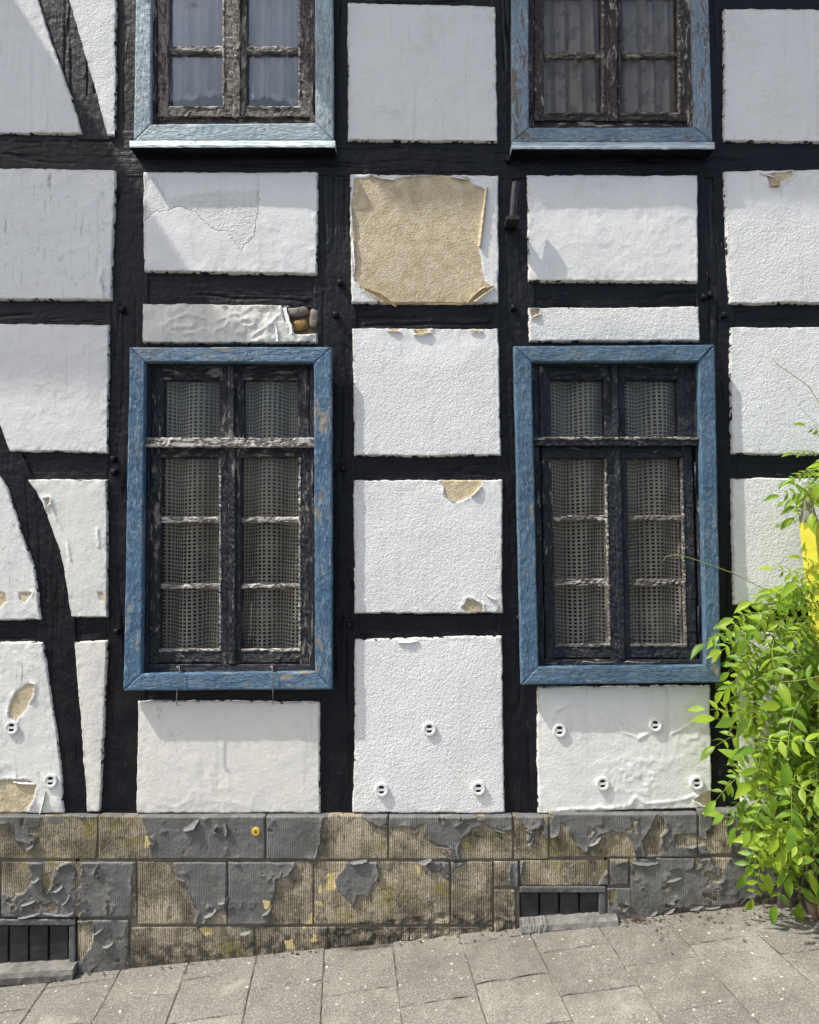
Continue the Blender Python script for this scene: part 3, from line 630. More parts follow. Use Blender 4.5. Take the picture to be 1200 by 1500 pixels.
# ---- curled paint flakes
def flake(parent, A, B, length, turn, mats, Y=-0.0165, seed=0, taper=0.5, flip=1):
    """film hinged on the px line A-B, growing to the left of A->B and rolling out of the wall"""
    r = random.Random(seed + 31)
    a = Vector(P(A[0], A[1], Y)); b = Vector(P(B[0], B[1], Y)); h = b - a; w = h.length; h.normalize()
    out = Vector((0, -1, 0)); g = h.cross(out).normalized() * flip
    nu, nv = max(5, int(w / 0.006)), 7; V = []; q = nu + 1
    for k, off in ((0, 0.0), (1, 0.0009)):
        p2 = [[None] * q for _ in range(nv + 1)]
        rr = random.Random(seed)
        prof = [rr.uniform(0.55, 1.0) for _ in range(q)]; prof = [(prof[max(0, i - 1)] + 2 * prof[i] + prof[min(nu, i + 1)]) / 4 for i in range(q)]
        for i in range(q):
            s = i / nu; L = length * prof[i] * (1 - taper * abs(2 * s - 1) ** 1.5)
            pos = a + h * (w * s); x = y = 0.0; ph = 0.25
            for j in range(nv + 1):
                c = math.cos(ph); sn = math.sin(ph)
                nrm = g * (-sn) + out * c
                p2[j][i] = pos + g * x + out * y + nrm * off
                x += c * L / nv; y += sn * L / nv; ph += turn / nv * (0.8 + 0.4 * prof[i])
        V += [v for row in p2 for v in row]
    N = q * (nv + 1); Fc = []; mi = []
    for k in (0, 1):
        for j in range(nv):
            for i in range(nu):
                x0 = k * N + j * q + i; f = (x0, x0 + 1, x0 + q + 1, x0 + q)
                Fc.append(f if k else f[::-1]); mi.append(k)
    for i in range(nu): Fc.append((nv * q + i, nv * q + i + 1, N + nv * q + i + 1, N + nv * q + i)); mi.append(0)
    for j in range(nv):
        for i in (0, nu): Fc.append((j * q + i, (j + 1) * q + i, N + (j + 1) * q + i, N + j * q + i)); mi.append(0)
    return mesh_np('paint_flake', V, Fc, None, parent, True, midx=mi, mats=mats)
WF = [MAT['tan_back'], MAT['white_flake']]; WW = [MAT['white_flake'], MAT['white_flake']]; TT = [MAT['tan_back'], MAT['tan_back']]
flake(pTan, (703, 362), (713, 276), 0.050, 5.4, TT, seed=1, taper=0.05, flip=-1)
flake(pTan, (684, 447), (724, 420), 0.060, 1.9, TT, seed=2, flip=-1, taper=0.75)
flake(pTan, (534, 424), (580, 450), 0.045, 1.9, TT, seed=3, flip=-1, taper=0.6)
flake(pTan, (514, 300), (516, 345), 0.016, 2.2, WW, seed=4, flip=-1)
flake(pTan, (516, 346), (519, 400), 0.016, 1.8, WF, seed=5, flip=-1)
flake(pTan, (625, 446), (680, 446), 0.008, 2.5, TT, seed=6, flip=-1)
flake(pTan, (548, 258), (578, 263), 0.014, 1.0, WW, seed=7)
flake(pTan, (660, 258), (685, 262), 0.014, 1.0, WW, seed=8)
flake(pR3c, (588, 487), (567, 486), 0.018, 2.6, TT, seed=9); flake(pR3c, (633, 488), (606, 491), 0.022, 2.8, TT, seed=10); flake(pR3c, (708, 486), (688, 486), 0.012, 2.4, WF, seed=11)
flake(pR3d, (791, 461), (779, 466), 0.022, 2.8, TT, seed=12)
flake(pR2e, (1142, 272), (1126, 274), 0.026, 2.8, TT, seed=13); flake(pR2e, (1112, 252), (1135, 259), 0.016, 1.0, WW, seed=14)
flake(pR4c, (706, 712), (690, 728), 0.022, 2.7, TT, seed=15); flake(pR4c, (668, 737), (651, 726), 0.010, 2.4, WF, seed=16)
flake(pR4c, (692, 872), (704, 880), 0.020, 1.2, WW, seed=17); flake(pR4c, (712, 870), (728, 878), 0.018, 1.6, WW, seed=18); flake(pR4c, (732, 886), (727, 896), 0.014, 1.6, WF, seed=19)
flake(pR2a, (146, 408), (150, 428), 0.016, 1.3, WW, seed=20, flip=-1)
flake(pR3b, (424, 490), (414, 452), 0.030, 0.45, WW, seed=21, taper=0.25); flake(pR3b, (404, 500), (399, 474), 0.024, 0.35, WW, seed=22, taper=0.3)
pass
flake(pR5a, (20, 1144), (52, 1147), 0.016, 1.4, WW, seed=25); flake(pR5a, (58, 1192), (66, 1158), 0.02, 1.4, WF, seed=26)
flake(pR5c, (582, 939), (612, 937), 0.018, 0.9, WW, seed=27)
# rubble shown where plaster has fallen
def lump(name, px, py, rx, rz, ry, Y, mat, parent, seed, rot=0.0):
    r = np.random.RandomState(seed); c = P(px, py, Y); nu, nv = 14, 9; V = []; Fc = []
    for j in range(nv + 1):
        for i in range(nu):
            t = math.pi * j / nv; p = 2 * math.pi * i / nu
            x, y, z = math.sin(t) * math.cos(p), math.sin(t) * math.sin(p), math.cos(t)
            e = 0.55; x, y, z = [math.copysign(abs(k) ** e, k) for k in (x, y, z)]
            n = 1 + 0.10 * math.sin(5 * p + seed) * math.sin(3 * t + seed) + 0.05 * (r.rand() - 0.5)
            x, z = x * rx, z * rz; x, z = x * math.cos(rot) - z * math.sin(rot), x * math.sin(rot) + z * math.cos(rot)
            V.append((c[0] + x * n, c[1] + y * ry * n, c[2] + z * n))
    for j in range(nv):
        for i in range(nu): Fc.append((j * nu + i, j * nu + (i + 1) % nu, (j + 1) * nu + (i + 1) % nu, (j + 1) * nu + i))
    return mesh_np(name, V, Fc, mat, parent, True)
lump('rubble_stone', 436, 459, 0.052, 0.022, 0.03, 0.020, MAT['rubble'], pR3b, 3, 0.12)
lump('rubble_stone', 441, 478, 0.034, 0.026, 0.03, 0.022, MAT['rubble_o'], pR3b, 5, 0.3)
lump('rubble_stone', 461, 468, 0.022, 0.045, 0.03, 0.024, MAT['rubble'], pR3b, 8)
lump('rubble_stone', 424, 482, 0.024, 0.020, 0.02, 0.012, MAT['rubble'], pR3b, 9)

# ---- plastic anchor discs
def disc(px, py, parent, Y=-0.0245):
    c = Vector(P(px, py, Y)); m = MB(); n = 28; R = 0.029
    prof = [(R, 0.012), (R, -0.001), (R * 0.93, -0.004), (R * 0.70, -0.004), (R * 0.60, -0.001), (R * 0.56, 0.004)]
    v = [(c.x + r * math.cos(2 * math.pi * k / n), c.y + y, c.z + r * math.sin(2 * math.pi * k / n)) for r, y in prof for k in range(n)]
    f = [(j * n + k, j * n + (k + 1) % n, (j + 1) * n + (k + 1) % n, (j + 1) * n + k) for j in range(len(prof) - 1) for k in range(n)]
    m.add(v, [q[::-1] for q in f]); b = R * 0.57
    m.add([(c.x + b * math.cos(2 * math.pi * k / n), c.y + 0.002, c.z + b * math.sin(2 * math.pi * k / n)) for k in range(n)], [tuple(reversed(range(n)))], 1)
    m.box((c.x - b, c.y - 0.002, c.z - 0.0045), (c.x + b, c.y + 0.001, c.z + 0.0045))
    for s in (-1, 1):
        m.box((c.x + s * b - 0.006, c.y - 0.0018, c.z - 0.012), (c.x + s * b + 0.006, c.y + 0.001, c.z + 0.012))
    m.build('anchor_disc', [MAT['disc'], MAT['hole']], parent, False)
for a in ((17, 1066), (74, 1144)): disc(*a, pR5a)
for a in ((629, 1068), (559, 1157), (701, 1155)): disc(*a, pR5c)
for a in ((820, 1070), (960, 1062), (883, 1148), (1021, 1147)): disc(*a, pR5d)
disc(1134, 945, pR5e)
# ---- ironwork on the timbers
m = MB(); a = P(755, 268, -0.085); b = P(751, 320, -0.080)
m.tube([(a[0], -0.085, a[2] + 0.004), a, ((a[0] + b[0]) / 2, -0.083, (a[2] + b[2]) / 2), b], [0.011, 0.0155, 0.016, 0.016], 14)
m.box((b[0] - 0.028, -0.095, b[2] - 0.010), (b[0] + 0.028, 0.01, b[2] + 0.006)); m.build('shutter_pintle', MAT['iron'], house)
for px, py in ((167, 673), (168, 692), (499, 415), (492, 462), (752, 452), (745, 235), (503, 686), (1040, 432), (1030, 436), (180, 455), (512, 915), (1060, 462), (172, 925), (760, 905)):
    lump('timber_peg', px, py, 0.013, 0.013, 0.022, -0.004, MAT['timber_v'], house, px + py)

# ------------------------------------------------------------------ windows
def bar(name, x0, y0, x1, y1, Y, depth, mat, parent, jit=0.0007, cham=0.004, sx=None):
    s = sx or (lambda x, y: x)
    vert = (y1 - y0) > (x1 - x0)
    if vert: A = [P(s(x0, y0), y0, Y), P(s(x1, y0), y0, Y)]; E = [P(s(x0, y1), y1, Y), P(s(x1, y1), y1, Y)]
    else: A = [P(s(x0, y1), y1, Y), P(s(x0, y0), y0, Y)]; E = [P(s(x1, y1), y1, Y), P(s(x1, y0), y0, Y)]
    A = [Vector(p) for p in A]; E = [Vector(p) for p in E]
    L = ((E[0] + E[1]) - (A[0] + A[1])).length / 2; n = max(2, int(L / 0.012))
    r = random.Random(int(x0 * 13 + y0 * 7)); V = []; j = lambda: r.gauss(0, jit)
    for i in range(n + 1):
        t = i / n; p, q = A[0].lerp(E[0], t), A[1].lerp(E[1], t); d = (q - p); w = d.length; d.normalize(); o = Vector((0, 1, 0)); c = min(cham, w * 0.3)
        for (k, y) in ((0, depth), (0, c), (c, 0), (w * 0.5, -0.0004), (w - c, 0), (w, c), (w, depth)):
            V.append(p + d * (k + j() * (y < depth)) + o * (y + j() * (y < depth)))
    m_ = 7; Fc = []
    for i in range(n):
        for k in range(m_ - 1): Fc.append((i * m_ + k, i * m_ + k + 1, (i + 1) * m_ + k + 1, (i + 1) * m_ + k))
        Fc.append((i * m_ + m_ - 1, i * m_, (i + 1) * m_, (i + 1) * m_ + m_ - 1))
    Fc.append(tuple(range(m_))); Fc.append(tuple(n * m_ + k for k in reversed(range(m_))))
    return mesh_np(name, V, Fc, mat, parent, False)
def boards(win, outer, inner, Y, th, mv, mh, seed):
    o, i = outer, inner                                   # TL TR BR BL
    fd = lambda s: (lambda X, Z, d: (0.0020 * fbm(X, Z, 30, 4, s) + 0.0022 * np.maximum(0, fbm(X, Z, 80, 2, s + 4)), {}))
    e = 0.25
    def sh(a, b): return (a[0], a[1]), (b[0], b[1])
    patch('frame_board', [o[0], o[1]], [o[1], i[1]], [i[0], i[1]], [o[0], i[0]], Y, mh, win, res=0.006, rim=0.003, depth=th, disp=fd(seed), wob=0.0016, seed=seed)
    patch('frame_board', [i[3], i[2]], [i[2], o[2]], [o[3], o[2]], [i[3], o[3]], Y, mh, win, res=0.006, rim=0.003, depth=th, disp=fd(seed + 1), wob=0.0016, seed=seed + 1)
    patch('frame_board', [o[0], i[0]], [i[0], i[3]], [o[3], i[3]], [o[0], o[3]], Y + 0.0015, mv, win, res=0.006, rim=0.003, depth=th, disp=fd(seed + 2), wob=0.0016, seed=seed + 2)
    patch('frame_board', [i[1], o[1]], [o[1], o[2]], [i[2], o[2]], [i[1], i[2]], Y + 0.0015, mv, win, res=0.006, rim=0.003, depth=th, disp=fd(seed + 3), wob=0.0016, seed=seed + 3)
def pane(win, x0, y0, x1, y1, Y, sx, mat='glass'):
    a = [P(sx(x, y), y, Y) for x, y in ((x0 - 3, y0 - 3), (x1 + 3, y0 - 3), (x1 + 3, y1 + 3), (x0 - 3, y1 + 3))]
    V = a + [(p[0], p[1] + 0.003, p[2]) for p in a]
    mesh_np('pane', V, [(3, 2, 1, 0), (4, 5, 6, 7), (0, 1, 5, 4), (1, 2, 6, 5), (2, 3, 7, 6), (3, 0, 4, 7)], MAT[mat], win, False)
def lower_window(label, outer, inner, x, sx, mats, transom, seed):
    """x: dict of nominal px columns"""
    bl, nv_ = mats; N = lambda vert, worn=True: MAT[nv_ + ('v' if vert else 'h')]
    c = P((outer[0][0] + outer[1][0]) / 2, outer[3][1], 0); win = empty('window', (c[0], -0.02, c[2]), label, parent=house)
    boards(win, outer, inner, -0.068, 0.034, MAT[bl + 'v'], MAT[bl + 'h'], seed)
    S = sx; B = lambda n, a, b, c_, d, Y, dp, mt, j=0.0007: bar(n, a, b, c_, d, Y, dp, mt, win, j, sx=S)
    l, r = x['l'], x['r']; t0, t1 = inner[0][1], inner[3][1]
    mv, mh = N(True), N(False)
    # lining behind the boards and fixed frame
    B('casing', l - 6, t0 - 6, l + 9, t1 + 6, -0.030, 0.16, MAT['navy_bv'], 0.0003); B('casing', r - 7, t0 - 6, r + 7, t1 + 6, -0.030, 0.16, MAT['navy_bv'], 0.0003)
    B('casing', l + 9, t0 - 6, r - 7, t0 + 6, -0.028, 0.16, MAT['navy_bh'], 0.0003); B('casing', l + 9, x['cb'], r - 7, t1 + 6, -0.026, 0.16, MAT['navy_bh'], 0.0003)
    # upper lights
    ty0, ty1 = x['tr']; m0, m1 = x['mul']
    for (s0, s1, pa, pb) in ((l + 9, m0 + 1, *x['up'][0]), (m1 - 1, r - 7, *x['up'][1])):
        u0, u1 = x['upy']
        B('sash_stile', s0, t0 + 5, pa, ty0 + 2, -0.014, 0.045, mv); B('sash_stile', pb, t0 + 5, s1, ty0 + 2, -0.014, 0.045, mv)
        B('sash_rail', pa - 1, t0 + 5, pb + 1, u0, -0.0125, 0.042, mh); pane(win, pa, u0, pb, u1, 0.012, S)
    B('mullion', m0, t0, m1, ty0 + 1, -0.034, 0.07, mv)
    B('transom', l - 2, ty0, r + 1, ty1, -0.046, 0.085, transom, 0.0013)
    # casements
    for q, (s0, s1, pa, pb) in enumerate(((x['cl'], m0 + 2, *x['lo'][0]), (m1 + 1, x['cr'], *x['lo'][1]))):
        B('casement_stile', s0, ty1 + 1, pa, x['cb'] - 1, -0.020, 0.045, mv, 0.001); B('casement_stile', pb, ty1 + 1, s1, x['cb'] - 1, -0.020, 0.045, mv, 0.001)
        ry = x['rows']
        B('casement_rail', pa - 1, ty1 + 1, pb + 1, ry[0][0], -0.0185, 0.042, mh, 0.0009); B('casement_rail', pa - 1, ry[2][1], pb + 1, x['cb'] - 2, -0.0185, 0.042, mh, 0.0012)
        for k in range(3):
            pane(win, pa, ry[k][0], pb, ry[k][1], 0.010, S)
            if k: B('glazing_bar', pa - 2, ry[k - 1][1], pb + 2, ry[k][0], -0.010, 0.024, x['bar'], 0.0014)
        B('putty_strip', pb - 2, ry[0][0], pb + 1.5, ry[2][1], -0.0225, 0.02, x['bar'], 0.0013)
        B('putty_strip', pa, ry[2][1] - 2.5, pb, ry[2][1] + 2, -0.0215, 0.02, x['bar'], 0.0013)
    B('cover_strip', m0 + 1, ty1 + 1, m1 + 2, x['cb'] - 1, -0.030, 0.03, mv, 0.0011)
    for (hx) in (x['cl'] - 3, x['cr'] + 3):
        for hy in ((ty1 + 24, ty1 + 72), (x['cb'] - 78, x['cb'] - 30)):
            mm = MB(); mm.tube([P(S(hx, hy[0]), hy[0], -0.032), P(S(hx, hy[1]), hy[1], -0.032)], 0.0045, 7); mm.build('hinge', MAT[nv_ + 'v'], win, True)
    return win
idx = lambda x, y: x
XL_ = dict(l=212, r=461, up=((240, 321), (357, 435)), upy=(556, 642), mul=(333, 343), tr=(641, 655), cl=222, cr=455, lo=((237, 323), (353.5, 439.5)), rows=((670, 757), (765.5, 855), (862, 953)), cb=973, bar=MAT['worn_wood'])
wL = lower_window('tall window, bleached white transom, badly flaking black sashes and two hanging wire hooks',
                  [(190, 509), (486, 508), (487, 1010), (181, 1012)], [(212, 530), (460, 531), (462, 984), (207, 987)], XL_, lambda x, y: x - (y - 530) * (4 / 450) * (x < 300) + 0, ('blue_a', 'navy_a'), MAT['worn_wood'], 100)
XR_ = dict(l=779, r=1024, up=((806, 884), (915, 992)), upy=(556, 641), mul=(896, 905), tr=(641, 653), cl=790, cr=1012, lo=((805, 885), (915, 996.5)), rows=((671, 755), (763, 848), (858, 946)), cb=966, bar=MAT['worn_wood_dark'])
wR = lower_window('tall window with black moulded transom and sounder black sashes beside the green climber',
                  [(753, 507), (1047, 505), (1057, 1000), (764, 1003)], [(779, 530), (1024, 529), (1034, 975), (789, 977)], XR_, lambda x, y: x + (y - 530) * (10 / 450), ('blue_b', 'navy_b'), MAT['navy_bh'], 140)
bar('transom_edge', 779, 640, 1027, 644, -0.050, 0.012, MAT['worn_wood_dark'], wR, 0.0014, sx=lambda x, y: x + (y - 530) * (10 / 450))
# casement hooks
def hook(pts, win, Ys, rad=0.0022):
    m = MB(); m.tube([P(p[0], p[1], y) for p, y in zip(pts, Ys)], rad, 6); m.build('hook', MAT['steel'], win, True)
hook([(263, 974), (263, 978), (262, 990), (260, 1005), (259, 1020), (258.5, 1030), (260, 1033.5), (264, 1033), (265, 1030)], wL, [-0.03, -0.078, -0.080, -0.081, -0.082, -0.082, -0.082, -0.082, -0.082])
hook([(399, 972), (399, 977), (399.5, 995), (400, 1015), (400, 1032)], wL, [-0.03, -0.078, -0.080, -0.082, -0.082])
for hx in (262.5, 399): lump('hook_eye', hx, 977, 0.008, 0.007, 0.02, -0.05, MAT['steel'], wL, int(hx))
for a, b in ((851, 905), (914, 968)):
    hook([(a, 972), (a + 4, 969), ((a + b) / 2, 971), (b - 5, 970), (b, 967)], wR, [-0.06, -0.066, -0.068, -0.066, -0.04], 0.003)

def upper_window(label, outer, inner, x, sx, blue, brown, seed, sill):
    c = P((outer[0][0] + outer[1][0]) / 2, sill[3], 0); win = empty('window', (c[0], -0.02, c[2]), label, parent=house)
    boards(win, outer, inner, -0.050, 0.030, MAT[blue + 'v'], MAT[blue + 'h'], seed)
    S = sx; B = lambda n, a, b, c_, d, Y, dp, mt, j=0.0007: bar(n, a, b, c_, d, Y, dp, mt, win, j, sx=S)
    m = MB(); a0, a1 = P(sill[0], sill[1], -0.052), P(sill[2], sill[1], -0.052); b0, b1 = P(sill[0], sill[3] - 1.5, -0.074), P(sill[2], sill[3] - 1.5, -0.074); n = 40; rr = random.Random(seed)
    for i in range(n + 1):
        t = i / n; j = lambda q=0.0005: rr.gauss(0, q)
        xa = a0[0] + (a1[0] - a0[0]) * t; xb = b0[0] + (b1[0] - b0[0]) * t
        m.v += [(xa, 0.02, a0[2] + 0.004), (xa, -0.052, a0[2] + j()), (xb, -0.074 + j(), b0[2] + j()), (xb, -0.073 + j(), b0[2] - 0.008 + j()), (xb, -0.066, b0[2] - 0.009), (xb, 0.02, b0[2] - 0.009)]
    for i in range(n):
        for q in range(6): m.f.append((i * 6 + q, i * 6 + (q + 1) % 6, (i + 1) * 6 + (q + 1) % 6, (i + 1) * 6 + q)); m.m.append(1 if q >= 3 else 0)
    m.f += [tuple(reversed(range(6))), tuple(n * 6 + q for q in range(6))]; m.m += [0, 0]
    m.build('sill', [MAT['sill_' + blue], MAT['timber_h']], win)  # second slot blackens the underside: shade below the sill put into the colour
    l, r = x['l'], x['r']; t0, t1 = inner[0][1], inner[3][1]; mv, mh = MAT[brown + 'v'], MAT[brown + 'h']; sv, sh_ = MAT['brown_bv'], MAT['brown_bh']
    B('casing', l - 6, t0 - 6, l + 8, t1 + 6, -0.024, 0.16, sv, 0.0004); B('casing', r - 7, t0 - 6, r + 7, t1 + 6, -0.024, 0.16, sv, 0.0004)
    B('casing', l + 8, t0 - 6, r - 7, t0 + 6, -0.022, 0.16, sh_, 0.0004); B('casing', l + 8, x['cb'], r - 7, t1 + 6, -0.012, 0.15, sh_, 0.0004)
    for (s0, s1, pa, pb) in ((x['cl'], x['mid'] + 1, *x['lo'][0]), (x['mid'] + 5, x['cr'], *x['lo'][1])):
        B('casement_stile', s0, t0 + 5, pa, x['cb'] - 1, -0.022, 0.045, mv, 0.0013); B('casement_stile', pb, t0 + 5, s1, x['cb'] - 1, -0.022, 0.045, mv, 0.0013)
        ry = x['rows']; B('casement_rail', pa - 1, t0 + 5, pb + 1, ry[0][0], -0.0205, 0.042, mh, 0.001); B('casement_rail', pa - 1, ry[-1][1], pb + 1, x['cb'] - 1, -0.0205, 0.042, mh, 0.0013)
        for k in range(len(ry)):
            pane(win, pa, ry[k][0], pb, ry[k][1], 0.010, S, x['glass'])
            if k: B('glazing_bar', pa - 2, ry[k - 1][1], pb + 2, ry[k][0], -0.010, 0.024, x['bar'], 0.0013)
        B('putty_strip', pb - 2, ry[0][0], pb + 1.5, ry[-1][1], -0.0245, 0.02, x['bar'], 0.0014); B('putty_strip', pa, ry[-1][1] - 2, pb, ry[-1][1] + 1.5, -0.0235, 0.02, x['bar'], 0.0013)
    B('cover_strip', x['mid'] - 6, t0 + 5, x['mid'] + 5, x['cb'] - 1, -0.032, 0.03, mv, 0.0013)
    for hx in (x['cl'] - 3, x['cr'] + 3):
        mm = MB(); mm.tube([P(S(hx, t1 - 62), t1 - 62, -0.030), P(S(hx, t1 - 20), t1 - 20, -0.030)], 0.005, 7); mm.build('hinge', sv, win, True)
    return win
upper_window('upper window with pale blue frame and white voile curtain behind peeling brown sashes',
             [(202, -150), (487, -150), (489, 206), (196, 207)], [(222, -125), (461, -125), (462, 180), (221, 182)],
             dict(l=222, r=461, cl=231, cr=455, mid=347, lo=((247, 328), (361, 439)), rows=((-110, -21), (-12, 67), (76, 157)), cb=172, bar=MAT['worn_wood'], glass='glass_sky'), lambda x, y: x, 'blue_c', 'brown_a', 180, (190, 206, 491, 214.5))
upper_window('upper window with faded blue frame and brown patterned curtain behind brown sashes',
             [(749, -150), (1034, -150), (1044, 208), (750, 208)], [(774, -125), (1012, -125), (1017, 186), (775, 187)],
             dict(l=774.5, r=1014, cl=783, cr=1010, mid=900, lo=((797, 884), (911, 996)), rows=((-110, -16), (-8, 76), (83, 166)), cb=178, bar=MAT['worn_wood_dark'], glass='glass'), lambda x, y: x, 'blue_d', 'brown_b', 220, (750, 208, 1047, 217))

# ---- curtains (things of their own, hanging inside)
def net(px0, py0, px1, py1, Y, label, seed):
    a = P(px0, py1, Y); b = P(px1, py0, Y); cell = 0.0165; W, H = b[0] - a[0], b[2] - a[2]
    nx, nz = int(W / cell), int(H / cell); t = 0.0030
    rs = np.random.RandomState(seed)
    X0 = np.arange(nx + 1) * cell; fold = lambda s, z: Y + 0.026 * np.sin(s * 38 + 1.1 * np.sin(z * 1.6 + seed) + seed) + 0.012 * np.sin(s * 19 + seed * 2.1 + z * 0.7)
    # cloth gathers: x squeezed where folds turn
    def pos(s, z): return a[0] + s + 0.009 * np.cos(s * 38 + 1.1 * np.sin(z * 1.6 + seed) + seed), fold(s, z), a[2] + z + 0.004 * np.sin(s * 25)
    V = []; Q = []
    ci, cj = np.meshgrid(np.arange(nx), np.arange(nz), indexing='ij'); ci = ci.ravel(); cj = cj.ravel()
    wide = np.where(rs.rand(nx) < 0.0, 0, 0)
    pts = []
    for (dx, dz) in ((0, 0), (1, 0), (1, 1), (0, 1)):
        pts.append((((ci + dx) * cell), ((cj + dz) * cell)))
    e = 0.0029 + 0.0006 * rs.rand(len(ci))
    for (dx, dz) in ((0, 0), (1, 0), (1, 1), (0, 1)):
        pts.append(((ci + dx) * cell + (e if dx == 0 else -e), (cj + dz) * cell + (e if dz == 0 else -e)))
    arr = np.stack([np.stack(pos(s, z), -1) for s, z in pts], 1)    # (n,8,3)
    n = len(ci); bI = np.arange(n)[:, None] * 8
    q = np.concatenate([bI + np.array([[k, (k + 1) % 4, 4 + (k + 1) % 4, 4 + k]]) for k in range(4)], 0)
    o = mesh_np('net_curtain', arr.reshape(-1, 3), q, MAT['net'], None, True)
    o['label'] = label; o['category'] = 'curtain'; o['group'] = 'net curtains in the ground floor windows'
net(206, 524, 466, 985, 0.060, 'grey open-mesh net curtain behind the window with the bleached white transom', 3)
net(776, 524, 1036, 980, 0.060, 'grey open-mesh net curtain behind the window with the black moulded transom', 8)
def drape(name, px0, py0, px1, py1, Y, mat, label, f1, amp, hem=0.0, seed=0):
    a = P(px0, py1, Y); b = P(px1, py0, Y); nx, nz = 220, 50
    s = np.linspace(0, 1, nx)[None]; t = np.linspace(0, 1, nz)[:, None]; W, H = b[0] - a[0], b[2] - a[2]
    ph = s * W * f1 + 2.2 * fbm(s * W * 3, t * 0.3, 2, 2, seed); fade = 0.45 + 0.55 * t
    y = Y + amp * np.sin(ph) * fade + 0.4 * amp * np.sin(ph * 2.3 + 1)
    x = a[0] + s * W + amp * 0.35 * np.cos(ph) * fade
    z = b[2] - t * H + hem * t * (np.sin(ph) * 0.7 + 1.2 * fbm(s * W * 4, t * 0, 2, 2, seed + 2))
    V = np.stack([x + 0 * t, y + 0 * t, z], -1).reshape(-1, 3)
    i = np.arange(nz - 1)[:, None] * nx + np.arange(nx - 1)[None]
    Q = np.stack([i, i + nx, i + nx + 1, i + 1], -1).reshape(-1, 4)
    th_ = np.clip(0.12 + 0.55 * (0.5 - 0.5 * np.sin(ph + 0.6)) ** 2 + 0.5 * fbm(s * W * 9, t * 0.4, 2, 2, seed + 5), 0.03, 0.75) * (t < 0.965) + 0 * t
    o = mesh_np(name, V, Q, mat, None, True, {'sheer': th_}); o['label'] = label; o['category'] = 'curtain'
    sol = o.modifiers.new('thick', 'SOLIDIFY'); sol.thickness = 0.001
    return o
drape('voile_curtain', 228, -140, 343, 147, 0.036, MAT['voile'], 'white voile with wavy hem behind the left casement of the pale blue framed window', 62, 0.020, 0.022, 4)
drape('voile_curtain', 356, -140, 462, 150, 0.036, MAT['voile'], 'white voile with wavy hem behind the right casement of the pale blue framed window', 74, 0.020, 0.020, 9)
drape('drape', 772, -140, 1022, 200, 0.048, MAT['drape'], 'brown grey patterned curtain in folds behind the faded blue framed window', 75, 0.018, 0.0, 6)

# ------------------------------------------------------------------ plinth
plinth = empty('plinth', (0, -0.02, gz(0)), parent=house)
PY = -0.046
EXP = [[(-120, 1207), (15, 1207), (20, 1230), (38, 1237), (50, 1240), (58, 1205), (62, 1197), (144, 1197), (206, 1197), (212, 1215), (218, 1235), (221, 1262), (-120, 1264)],
 [(-140, 1262), (40, 1262), (48, 1290), (35, 1310), (15, 1312), (0, 1308), (-140, 1330)], [(62, 1262), (82, 1262), (75, 1300), (67, 1308), (61, 1290)],
 [(196, 1260), (252, 1260), (258, 1280), (272, 1290), (280, 1315), (288, 1340), (284, 1360), (190, 1360)], [(112, 1350), (136, 1350), (138, 1380), (120, 1405), (108, 1420)],
 [(186, 1358), (800, 1356), (800, 1420), (186, 1470)], [(473, 1200), (480, 1195), (530, 1195), (545, 1205), (555, 1211), (568, 1208), (572, 1213), (600, 1210), (607, 1217), (614, 1208), (622, 1208), (628, 1230), (640, 1238), (655, 1241), (660, 1245), (655, 1255), (640, 1262), (468, 1262)],
 [(434, 1260), (424, 1282), (405, 1288), (402, 1310), (395, 1330), (395, 1360), (765, 1362), (762, 1300), (752, 1310), (745, 1285), (748, 1260), (690, 1260), (665, 1275), (661, 1290), (640, 1282), (620, 1265), (600, 1260), (552, 1260), (554, 1288), (545, 1300), (540, 1312), (522, 1312), (518, 1330), (510, 1318), (498, 1308), (490, 1300), (496, 1280), (505, 1268), (505, 1260)],
 [(673, 1240), (680, 1225), (695, 1212), (705, 1210), (720, 1213), (740, 1220), (750, 1216), (754, 1195), (766, 1208), (772, 1218), (770, 1232), (777, 1236), (780, 1222), (790, 1216), (800, 1230), (806, 1231), (818, 1225), (822, 1208), (830, 1208), (835, 1225), (845, 1240), (858, 1250), (868, 1237), (880, 1221), (893, 1217), (905, 1222), (915, 1222), (925, 1232), (930, 1262), (800, 1262), (675, 1262)],
 [(765, 1300), (762, 1285), (775, 1260), (892, 1258), (893, 1266), (885, 1282), (870, 1304), (765, 1304)],
 [(942, 1230), (950, 1215), (957, 1207), (963, 1192), (970, 1200), (978, 1215), (969, 1225), (967, 1254), (945, 1254)], [(989, 1223), (1022, 1223), (1028, 1238), (1020, 1243), (990, 1240)],
 [(1034, 1218), (1045, 1210), (1048, 1192), (1061, 1192), (1063, 1215), (1071, 1240), (1068, 1257), (1060, 1276), (1045, 1262), (1038, 1250)],
 [(968, 1340), (985, 1328), (1000, 1332), (1015, 1326), (1040, 1328), (1065, 1326), (1090, 1320), (1110, 1312), (1160, 1311), (1160, 1360), (968, 1380)], [(888, 1306), (902, 1303), (903, 1325), (895, 1330)], [(328, 1330), (335, 1358), (300, 1358), (306, 1345)]]
